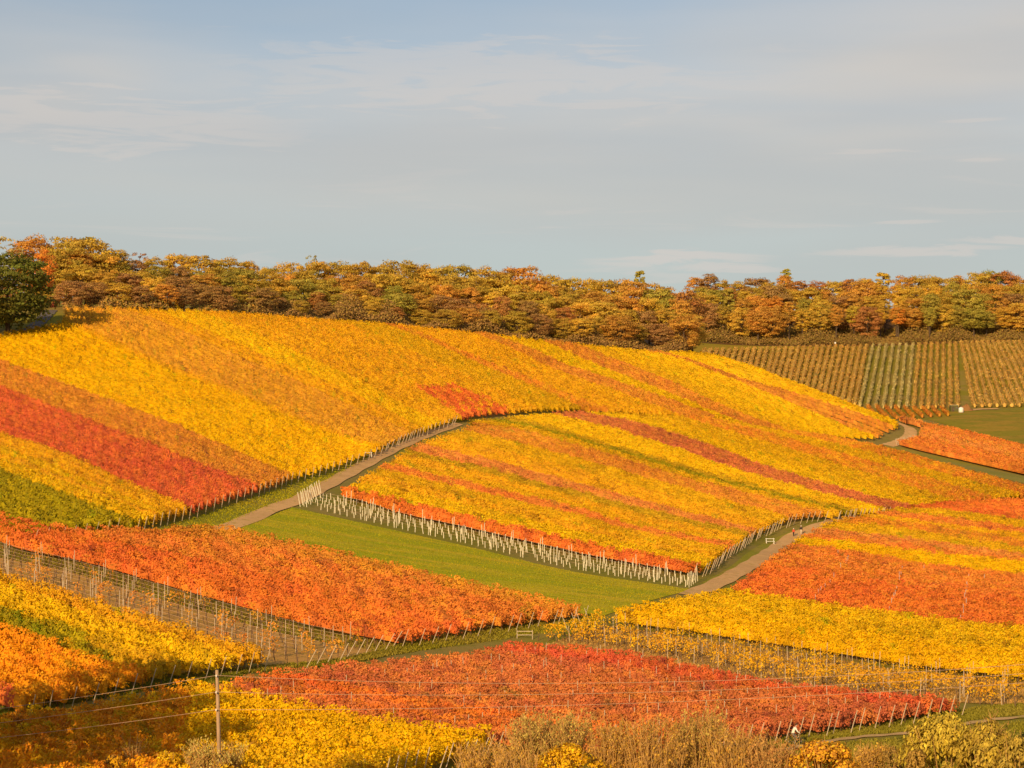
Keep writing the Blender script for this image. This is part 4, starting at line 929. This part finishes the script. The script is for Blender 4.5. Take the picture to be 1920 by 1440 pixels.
# ------------------------------------------------------------------ young vines in white grow tubes
def tube_rows():
    up = curve_world([(606, 932), (680, 946), (747, 969), (847, 990), (947, 1013), (1047, 1036), (1113, 1051), (1194, 1064), (1310, 1088)], 0.0, 400)
    lo = curve_world([(566, 952), (647, 971), (763, 997), (897, 1027), (1013, 1056), (1113, 1076), (1290, 1103)], 0.0, 400)
    A, B = resample(up, 60), resample(lo, 60); mid = (A[30] + B[30]) / 2; mid[2] = float(zat(*mid[:2]))
    root = empty('young_vineyard', mid); tag(root, 'young vines in pale grow tubes between the meadow and the orange strip', 'vineyard', 'vineyard parcels on the slope')
    m = MB(); m.tube([(0, 0, 0), (0, 0, 0.9)], 0.052, 6); tm = pymesh('grow_tube', m.V, m.F, M_TUBE)
    nr = 5
    for r_ in range(nr):
        f = (r_ + 0.5) / nr; path = A * (1 - f) + B * f; path[:, 2] = zat(path[:, 0], path[:, 1])
        s = np.concatenate([[0], np.cumsum(np.linalg.norm(np.diff(path[:, :2], axis=0), axis=1))]); L = s[-1]; org = path[30]
        mb = MB(); mb.tube([p - org + np.array([0, 0, 0.85]) for p in path[::6]], 0.012, 3, False); row = mb.build('trellis_wire', M_WIRE, root, org - mid)
        k = int(L / 1.02)
        for q in range(k):
            if rng.random() < 0.05: continue
            t = (q + 0.5) * L / k; w_ = np.array([np.interp(t, s, path[:, c]) for c in range(3)]); w_[2] = float(zat(w_[0], w_[1]))
            w_[:2] += rng.normal(0, 0.09, 2); link('grow_tube', tm, row, w_ - org, (rng.normal(0, 0.06), rng.normal(0, 0.06), rng.uniform(0, 6)), (1, 1, rng.uniform(0.85, 1.2)))
        for q in range(int(L / 4.5) + 1):
            t = q * L / int(L / 4.5); w_ = np.array([np.interp(t, s, path[:, c]) for c in range(3)]); w_[2] = float(zat(w_[0], w_[1]))
            add_post(row, w_, org, 2.0 * rng.uniform(0.9, 1.05), 0.045, (rng.normal(0, 0.04) - (0.25 if q == 0 else 0), rng.normal(0, 0.03)), PM_WHITE)
tube_rows()
# stakes of the white corner rows at the track
cr_ = curve_world([(563, 950), (583, 938), (602, 926)], 0.0, 400); g_ = resample(cr_, 11)
for _k, q in enumerate(g_):
    o = link('corner_stake', PM_WHITE, None, q, (rng.normal(0, 0.04), -0.20 + rng.normal(0, 0.04), 0), (0.06, 0.06, 2.1))
    tag(o, 'white stake at the track corner of the grow tubes, ' + ('nearest the meadow', 'second from the meadow', 'third from the meadow', 'fourth from the meadow', 'fifth from the meadow', 'sixth from the meadow', 'fifth from the orange strip', 'fourth from the orange strip', 'third from the orange strip', 'second from the orange strip', 'nearest the orange strip')[_k], 'stake', 'white stakes at the track corner')

# ------------------------------------------------------------------ pole and wires
def pole_at(px, d, top_y, label, levels):
    p = at(px, d); H = ztop(px, top_y, d) - p[2]
    root = empty('utility_pole', p); tag(root, label, 'pole', 'wooden poles of the overhead line')
    m = MB(); m.tube([(0.25, 0, -0.5), (0.12, 0, H * 0.5), (0, 0, H)], [0.135, 0.12, 0.10], 10); m.build('shaft', M_POLE, root, smooth=True)
    for y_ in levels:
        z = ztop(px, y_, d) - p[2]; m = MB(); m.tube([(0.0, 0.0, z), (0.0, -0.24, z)], 0.02, 5); m.build('bracket', M_METAL, root)
        m = MB(); m.tube([(0, -0.24, z - 0.06), (0, -0.24, z + 0.02), (0, -0.24, z + 0.07)], [0.05, 0.06, 0.02], 8); m.build('insulator', M_WHITE, root)
    return [np.array([p[0], p[1] - 0.24, ztop(px, y_, d) + 0.02]) for y_ in levels]
mainp = pole_at(408, 120, 1256, 'slightly leaning wooden pole before the glowing yellow vineyard', (1266, 1297, 1330))
rightp = pole_at(2080, 114, 1222, 'wooden pole of the overhead line beyond the right edge', (1232, 1250, 1268))
leftp = pole_at(-420, 117, 1368, 'wooden pole of the overhead line beyond the left edge', (1378, 1400, 1422))
def wire(a, b, sag, label):
    mb = MB(); t = np.linspace(0, 1, 40); mb.tube([a * (1 - s) + b * s - np.array([0, 0, 4 * sag * s * (1 - s)]) for s in t], 0.014, 4, False)
    tag(mb.build('overhead_wire', M_WIRE), label, 'wire', 'wires of the overhead line')
for i, (w_, sg) in enumerate((('top', 0.95), ('middle', 0.75), ('bottom', 0.55))):
    wire(mainp[i], rightp[i], sg, f'{w_} overhead wire running right from the wooden pole')
    wire(mainp[i], leftp[i], 0.25, f'{w_} overhead wire running left from the wooden pole')

# ------------------------------------------------------------------ small things
def bench(px, py, w_, label, mat, rz=0.0, back=True):
    p = ground(px, py); root = empty('bench', p, rz); tag(root, label, 'bench', 'benches by the tracks')
    for y_ in (-0.17, 0.0, 0.17): m = MB(); m.box((0, y_, 0.46), (w_, 0.13, 0.045)); m.build('seat_slat', mat, root)
    for x in (-w_ * 0.42, w_ * 0.42):
        m = MB(); m.box((x, -0.16, 0.2), (0.09, 0.09, 0.48)); m.box((x, 0.16, 0.2), (0.09, 0.09, 0.48)); m.box((x, 0, 0.41), (0.088, 0.3, 0.05)); m.build('leg', mat, root)
        if back: m = MB(); m.box((x, 0.24, 0.6), (0.08, 0.06, 0.75)); m.build('back_post', mat, root)
    if back:
        for z in (0.88,): m = MB(); m.box((0, 0.19, z), (w_, 0.035, 0.07)); m.build('back_slat', mat, root)
bench(690, 858, 1.5, 'white bench on the grass verge beside the upper track', M_WHITE)
bench(1444, 1020, 1.5, 'white bench on the grass beside the lower track', M_WHITE)
def rail(px, py, label):
    p = ground(px, py); root = empty('wooden_rail', p); tag(root, label, 'rail')
    for x in (-0.85, 0.85): m = MB(); m.tube([(x, 0, -0.2), (x, 0, 0.95)], 0.045, 6); m.build('post', M_POST, root)
    for z in (0.45, 0.85): m = MB(); m.box((0, -0.06, z), (1.75, 0.04, 0.07)); m.build('bar', M_POST, root)
rail(984, 1198, 'pale wooden rail frame where the grassy lane widens')
# hut, tank and heap at the foot of the far vineyard
M_GREEN = plain('green_paint', (0.11, 0.10, 0.025), 0.7, 0.3, 0.2, 1.0); M_ROOF = plain('pale_sheet_roof', (0.55, 0.42, 0.22), 0.6, 0.3, 0.15, 1)
p = ground(1790, 772); hut = empty('hut', p); tag(hut, 'small green hut with a flat pale roof below the far vineyard', 'hut')
m = MB(); m.box((0, 1.3, 1.25), (3.0, 2.6, 2.5)); m.build('wall', M_GREEN, hut)
m = MB(); m.box((0, 1.3, 2.6), (3.4, 3.0, 0.18)); m.build('roof', M_ROOF, hut)
m = MB(); m.box((-0.6, -0.03, 1.0), (0.9, 0.06, 2.0)); dr = m.build('door', M_BARK, hut); m = MB(); m.box((-0.28, -0.09, 1.0), (0.05, 0.06, 0.15)); m.build('handle', M_METAL, dr)
m = MB(); m.box((0.8, -0.03, 1.5), (0.7, 0.05, 0.6)); m.build('window', M_ASPH, hut)
p = ground(1802, 774); tk = empty('water_tank', p); tag(tk, 'cream-white water tank beside the green hut', 'tank')
m = MB(); m.tube([(0, 0, 0.1), (0, 0, 0.25), (0, 0, 1.7), (0, 0, 2.05), (0, 0, 2.15)], [0.85, 0.95, 0.95, 0.7, 0.3], 14); m.build('body', M_WHITE, tk, smooth=True)
m = MB(); m.tube([(0, 0, 2.14), (0, 0, 2.3)], 0.26, 10); m.build('lid', M_METAL, tk)
for x in (-0.6, 0.6): m = MB(); m.box((x, 0, 0.05), (0.15, 1.3, 0.14)); m.build('support', M_BARK, tk)
p = ground(1814, 771); V, Fc = [], []
for j in range(9):
    for i in range(20):
        r_ = 3.4 * j / 8; a = i / 20 * 6.283; hh = 2.6 * max(0, 1 - (j / 8) ** 1.3) * (1 + 0.18 * math.sin(3 * a + j)) - 0.15 * (j == 8)
        V.append((math.cos(a) * r_ * (1 + 0.15 * math.sin(2 * a)), math.sin(a) * r_ * 0.8 + 2.0, hh))
for j in range(8):
    for i in range(20): Fc.append([j * 20 + i, (j + 1) * 20 + i, (j + 1) * 20 + (i + 1) % 20, j * 20 + (i + 1) % 20])
tag(link('earth_heap', pymesh('earth_heap', V, Fc, groundmat('heap_earth', [(0.33, 0.15, 0.045), (0.28, 0.13, 0.04), (0.22, 0.13, 0.03)], (0.3, 1.0, 5.0)), True), None, p), 'rust-brown heap of earth right of the cream-white tank', 'heap')
p = ground(1566, 652); sg_ = empty('marker_post', p); tag(sg_, 'small pale marker post at the top of the far golden rows', 'post')
m = MB(); m.tube([(0, 0, -0.2), (0, 0, 2.6)], 0.12, 6); m.build('post', M_WHITE, sg_); m = MB(); m.box((0, -0.13, 2.3), (0.7, 0.06, 0.8)); m.build('board', M_WHITE, sg_)

# ------------------------------------------------------------------ people, bicycle, car
def skin_body(name, J, E, parts, mats, parent):
    """One continuous body grown round a skeleton; faces take the cloth or skin of the nearest bone."""
    names = list(J); me = bpy.data.meshes.new(name); me.from_pydata([J[k][:3] for k in names], [(names.index(a), names.index(b)) for a, b in E], [])
    o = bpy.data.objects.new(name, me); C.objects.link(o)
    md = o.modifiers.new('skin', 'SKIN'); sv = me.skin_vertices[0].data
    for i, k in enumerate(names): sv[i].radius = (J[k][3], J[k][3]); sv[i].use_root = (k == 'pelvis')
    o.modifiers.new('sub', 'SUBSURF').levels = 2
    bpy.context.view_layer.update(); ev = o.evaluated_get(bpy.context.evaluated_depsgraph_get()); nm = bpy.data.meshes.new_from_object(ev)
    bpy.data.objects.remove(o); nm.name = name; nm.materials.clear()
    for mt in mats: nm.materials.append(mt)
    seg = [(np.array(J[a][:3]), np.array(J[b][:3]), parts.get(b, parts.get(a, 0))) for a, b in E]
    for pl in nm.polygons:
        c = np.array(pl.center); best = (9, 0)
        for a, b, k in seg:
            t = np.clip(np.dot(c - a, b - a) / (np.dot(b - a, b - a) + 1e-9), 0, 1); dd = np.linalg.norm(c - a - t * (b - a))
            if dd < best[0]: best = (dd, k)
        pl.material_index = best[1]; pl.use_smooth = True
    return link(name, nm, parent)
M_SKIN = plain('skin', (0.55, 0.32, 0.22), 0.6, 0.3, 0.05); M_WTOP = plain('white_jersey', (0.85, 0.78, 0.62), 0.8, 0.2, 0.05); M_GREY = plain('grey_trousers', (0.20, 0.15, 0.12), 0.8, 0.2, 0.1)
M_RED = plain('red_jacket', (0.62, 0.07, 0.03), 0.8, 0.2, 0.1); M_DARK = plain('dark_cloth', (0.03, 0.022, 0.02), 0.8, 0.2, 0.1); M_BEIGE = plain('beige_trousers', (0.6, 0.48, 0.33), 0.8, 0.2, 0.1); M_HAIRB = plain('brown_hair', (0.09, 0.045, 0.02), 0.8, 0.2, 0.2); M_HAIRW = plain('white_hair', (0.8, 0.72, 0.6), 0.8, 0.2, 0.1)
M_RUB = plain('tyre_rubber', (0.02, 0.02, 0.02), 0.8, 0.2, 0.1)
def hand_joints(J, E, parts, wrist, pre, d, side):
    """Palm and five bent fingers of unequal length."""
    w_ = np.array(J[wrist][:3]); d = np.array(d, float); d /= np.linalg.norm(d); s_ = np.array(side, float); s_ /= np.linalg.norm(s_); nrm = np.cross(d, s_)
    pk = pre + 'palm'; J[pk] = (*(w_ + d * 0.075), 0.030); E.append((wrist, pk)); parts[pk] = 0
    for i, (o_, L) in enumerate(((0.030, 0.065), (0.010, 0.078), (-0.010, 0.072), (-0.030, 0.055))):
        a = w_ + d * 0.10 + s_ * o_; b = a + d * L * 0.5 + nrm * 0.01; c = a + d * L * 0.75 + nrm * 0.035
        for q, (pt, r_) in enumerate(((a, 0.010), (b, 0.009), (c, 0.008))): J[f'{pre}f{i}{q}'] = (*pt, r_); parts[f'{pre}f{i}{q}'] = 0
        E += [(pk, f'{pre}f{i}0'), (f'{pre}f{i}0', f'{pre}f{i}1'), (f'{pre}f{i}1', f'{pre}f{i}2')]
    a = w_ + d * 0.045 + s_ * 0.04; b = a + d * 0.03 + s_ * 0.03 + nrm * 0.02
    J[pre + 't0'] = (*a, 0.011); J[pre + 't1'] = (*b, 0.009); parts[pre + 't0'] = parts[pre + 't1'] = 0; E += [(pk, pre + 't0'), (pre + 't0', pre + 't1')]
def head_extras(root, hc, fwd, hair):
    hc = np.array(hc, float); f = np.array([fwd, 0, 0]) if not hasattr(fwd, '__len__') else np.array(fwd, float); s_ = np.array([-f[1], f[0], 0])
    m = MB(); m.ball(hc - f * 0.02 + np.array([0, 0, 0.045]), (0.098, 0.098, 0.095), 12, 8); m.build('hair', hair, root, smooth=True)
    m = MB(); m.ball(hc + f * 0.105 + np.array([0, 0, -0.01]), (0.018, 0.018, 0.024), 8, 5); m.build('nose', M_SKIN, root, smooth=True)
    for q in (-1, 1):
        m = MB(); m.ball(hc + f * 0.088 + s_ * q * 0.034 + np.array([0, 0, 0.02]), 0.012, 8, 5); m.build('eye', M_DARK, root, smooth=True)
        m = MB(); m.ball(hc + s_ * q * 0.092, (0.022, 0.016, 0.03), 8, 5); m.build('ear', M_SKIN, root, smooth=True)
    m = MB(); m.ball(hc + f * 0.094 + np.array([0, 0, -0.055]), (0.014, 0.026, 0.007), 8, 5); m.build('mouth', M_RED, root, smooth=True)
# cyclist
lanep = ground(1489, 1398); bike_rz = 0.16
bk = empty('bicycle', lanep, bike_rz); tag(bk, 'dark bicycle under the rider in white on the lane', 'bicycle')
for x in (-0.46, 0.58):
    t = np.linspace(0, 2 * math.pi, 25); m = MB(); m.tube([(x + 0.33 * math.cos(a), 0, 0.345 + 0.33 * math.sin(a)) for a in t], 0.022, 6, False); wh = m.build('wheel', M_RUB, bk)
    m = MB(); m.tube([(x, -0.05, 0.345), (x, 0.05, 0.345)], 0.03, 6)
    for k in range(8): m.tube([(x, 0, 0.345), (x + 0.32 * math.cos(k * 0.785), 0, 0.345 + 0.32 * math.sin(k * 0.785))], 0.004, 3, False)
    m.build('spokes', M_METAL, wh)
m = MB()
for a, b in (((-0.46, 0, 0.345), (0.0, 0, 0.30)), ((0.0, 0, 0.30), (-0.16, 0, 0.85)), ((-0.46, 0, 0.345), (-0.13, 0, 0.76)), ((-0.13, 0, 0.76), (0.42, 0, 0.80)), ((0.0, 0, 0.30), (0.44, 0, 0.72)), ((0.58, 0, 0.345), (0.40, 0, 0.98))): m.tube([a, b], 0.02, 6)
m.build('frame', M_DARK, bk); m = MB(); m.box((-0.17, 0, 0.90), (0.26, 0.15, 0.06)); m.build('saddle', M_RUB, bk)
m = MB(); m.tube([(0.40, -0.27, 1.02), (0.42, 0, 0.99), (0.40, 0.27, 1.02)], 0.016, 6); m.build('handlebar', M_METAL, bk)
m = MB(); m.tube([(0.0, -0.16, 0.15), (0.0, -0.1, 0.15), (0, -0.09, 0.30), (0, 0.09, 0.30), (0, 0.1, 0.45), (0, 0.16, 0.45)], 0.015, 5); m.build('pedal_crank', M_METAL, bk)
rider = empty('person', lanep, bike_rz); tag(rider, 'person in a white top and grey trousers riding along the lane', 'person')
J = {'pelvis': (-0.16, 0, 0.98, 0.135), 'waist': (-0.08, 0, 1.13, 0.125), 'chest': (0.04, 0, 1.33, 0.145), 'neckb': (0.12, 0, 1.48, 0.075), 'neck': (0.16, 0, 1.55, 0.052), 'chin': (0.19, 0, 1.60, 0.075), 'head': (0.20, 0, 1.67, 0.098), 'crown': (0.20, 0, 1.74, 0.07)}
E = [('pelvis', 'waist'), ('waist', 'chest'), ('chest', 'neckb'), ('neckb', 'neck'), ('neck', 'chin'), ('chin', 'head'), ('head', 'crown')]
parts = {'pelvis': 2, 'waist': 1, 'chest': 1, 'neckb': 1, 'neck': 0, 'chin': 0, 'head': 0, 'crown': 0}
for q, s_ in (('l', 1), ('r', -1)):
    J.update({q + 'sh': (0.07, 0.18 * s_, 1.42, 0.065), q + 'el': (0.20, 0.27 * s_, 1.20, 0.048), q + 'wr': (0.36, 0.25 * s_, 1.05, 0.030), q + 'hip': (-0.14, 0.10 * s_, 0.93, 0.095),
              q + 'kn': ((0.20, 0.11 * s_, 0.60, 0.062) if s_ < 0 else (0.24, 0.11, 0.80, 0.062)), q + 'an': ((0.0, 0.13 * s_, 0.24, 0.040) if s_ < 0 else (-0.02, 0.13, 0.52, 0.040)), q + 'toe': ((0.17, 0.13 * s_, 0.17, 0.035) if s_ < 0 else (0.15, 0.13, 0.47, 0.035))})
    E += [('chest', q + 'sh'), (q + 'sh', q + 'el'), (q + 'el', q + 'wr'), ('pelvis', q + 'hip'), (q + 'hip', q + 'kn'), (q + 'kn', q + 'an'), (q + 'an', q + 'toe')]
    parts.update({q + 'sh': 1, q + 'el': 1, q + 'wr': 1, q + 'hip': 2, q + 'kn': 2, q + 'an': 2, q + 'toe': 3}); hand_joints(J, E, parts, q + 'wr', q, (0.8, 0, -0.5), (0, -s_, 0))
skin_body('body', J, E, parts, [M_SKIN, M_WTOP, M_GREY, M_DARK], rider); head_extras(rider, (0.20, 0, 1.67), 1.0, M_HAIRB)
def walker(pos, rz, label, top, legs, hair, H=1.7, st=0.16):
    root = empty('person', pos, rz, (H / 1.78,) * 3); tag(root, label, 'person', 'walkers on the lower track')
    J = {'pelvis': (0, 0, 0.95, 0.135), 'waist': (0, 0, 1.10, 0.125), 'chest': (0, 0, 1.32, 0.15), 'neckb': (0, 0, 1.47, 0.075), 'neck': (0.01, 0, 1.53, 0.052), 'chin': (0.02, 0, 1.59, 0.075), 'head': (0.02, 0, 1.66, 0.098), 'crown': (0.01, 0, 1.73, 0.07)}
    E = [('pelvis', 'waist'), ('waist', 'chest'), ('chest', 'neckb'), ('neckb', 'neck'), ('neck', 'chin'), ('chin', 'head'), ('head', 'crown')]
    parts = {'pelvis': 1, 'waist': 1, 'chest': 1, 'neckb': 1, 'neck': 0, 'chin': 0, 'head': 0, 'crown': 0}
    for q, s_ in (('l', 1), ('r', -1)):
        J.update({q + 'sh': (0, 0.19 * s_, 1.42, 0.068), q + 'el': (-0.05 * s_, 0.26 * s_, 1.14, 0.050), q + 'wr': (0.07 - 0.05 * s_, 0.27 * s_, 0.90, 0.031), q + 'hip': (0, 0.10 * s_, 0.90, 0.095),
                  q + 'kn': (st * 0.6 * s_ + 0.03, 0.10 * s_, 0.49, 0.062), q + 'an': (st * s_ - 0.03, 0.10 * s_, 0.09, 0.042), q + 'toe': (st * s_ + 0.14, 0.11 * s_, 0.035, 0.035)})
        E += [('chest', q + 'sh'), (q + 'sh', q + 'el'), (q + 'el', q + 'wr'), ('pelvis', q + 'hip'), (q + 'hip', q + 'kn'), (q + 'kn', q + 'an'), (q + 'an', q + 'toe')]
        parts.update({q + 'sh': 1, q + 'el': 1, q + 'wr': 1, q + 'hip': 2, q + 'kn': 2, q + 'an': 2, q + 'toe': 3}); hand_joints(J, E, parts, q + 'wr', q, (0.15, 0, -1), (1, 0, 0))
    skin_body('body', J, E, parts, [M_SKIN, top, legs, M_DARK], root); head_extras(root, (0.02, 0, 1.66), 1.0, hair)
walker(ground(1488, 1006.5), -2.1, 'person with pale hair and a red jacket on the lower track', M_RED, M_DARK, M_HAIRW, 1.5)
walker(ground(1502, 1003), -2.0, 'person in a dark jacket and pale trousers on the lower track', M_DARK, M_BEIGE, M_HAIRW, 1.65)
# parked car, mostly hidden by the bushes
M_CAR = plain('silver_paint', (0.55, 0.55, 0.56), 0.3, 0.5, 0.04, 2, 0.3); M_GLASS = plain('car_glass', (0.03, 0.035, 0.04), 0.08, 0.6, 0.05)
cp_ = at(1656, 131); car = empty('parked_car', cp_, 0.25); tag(car, 'silver car whose roof shows between the orange bush and the willow', 'car')
prof = [(-2.1, 0.35), (-2.1, 0.85), (-1.75, 0.95), (-1.25, 1.42), (-0.2, 1.50), (0.55, 1.40), (1.15, 0.98), (1.95, 0.85), (2.1, 0.6), (2.1, 0.35)]
V, Fc = [], []; n = len(prof)
for y_, sc in ((-0.88, 0.0), (-0.80, 1.0), (0.80, 1.0), (0.88, 0.0)):
    for x, z in prof: V.append((x, y_ * (1 if z < 0.97 else 0.86), z if sc else min(z, 0.35 + (z - 0.35) * 0.93)))
for k in range(3):
    for i in range(n): Fc.append([k * n + i, k * n + (i + 1) % n, (k + 1) * n + (i + 1) % n, (k + 1) * n + i])
Fc += [list(range(n))[::-1], [3 * n + i for i in range(n)]]
link('body', pymesh('body', V, Fc, M_CAR), car)
for s_ in (-1, 1):
    m = MB(); yy = s_ * 0.77; m.V += [(-1.5, yy * 1.02, 1.0), (0.95, yy * 1.02, 1.0), (0.5, yy * 0.985, 1.34), (-1.2, yy * 0.985, 1.36)]; m.V += [(a, b + s_ * 0.03, c) for a, b, c in m.V[:4]]
    m.F += [[0, 1, 2, 3], [4, 5, 6, 7], [0, 1, 5, 4], [1, 2, 6, 5], [2, 3, 7, 6], [3, 0, 4, 7]]; m.build('side_window', M_GLASS, car)
    for x in (-1.3, 1.3):
        m = MB(); m.tube([(x, s_ * 0.70, 0.32), (x, s_ * 0.89, 0.32)], 0.32, 16); wh = m.build('wheel', M_RUB, car); m = MB(); m.tube([(x, s_ * 0.88, 0.32), (x, s_ * 0.905, 0.32)], 0.2, 12); m.build('rim', M_METAL, wh)
    m = MB(); m.box((2.08, s_ * 0.6, 0.68), (0.1, 0.35, 0.14)); m.build('headlight', M_WHITE, car); m = MB(); m.box((-2.09, s_ * 0.65, 0.75), (0.06, 0.25, 0.18)); m.build('tail_light', M_RED, car)
m = MB(); m.V += [(0.60, -0.62, 1.405), (0.60, 0.62, 1.405), (1.12, 0.66, 1.02), (1.12, -0.66, 1.02), (0.63, -0.62, 1.43), (0.63, 0.62, 1.43), (1.15, 0.66, 1.045), (1.15, -0.66, 1.045)]; m.F += [[4, 5, 6, 7], [0, 3, 2, 1], [0, 1, 5, 4], [1, 2, 6, 5], [2, 3, 7, 6], [3, 0, 4, 7]]; m.build('windscreen', M_GLASS, car)

# things that share a label: say which one by its place
_by = {}
for o in scene.objects:
    if o.parent is None and 'label' in o and o.name.startswith('tree'): _by.setdefault(o['label'], []).append(o)
for lb, os_ in _by.items():
    if len(os_) > 1:
        os_.sort(key=lambda o: o.location.x / o.location.y); n = len(os_)
        nm = ['left one', 'right one'] if n == 2 else ['leftmost'] + [w_ + ' from left' for w_ in ('second', 'third', 'fourth', 'fifth', 'sixth', 'seventh', 'eighth')[:n - 2]] + ['rightmost']
        for o, wd_ in zip(os_, nm): o['label'] = f'{lb}, {wd_}'
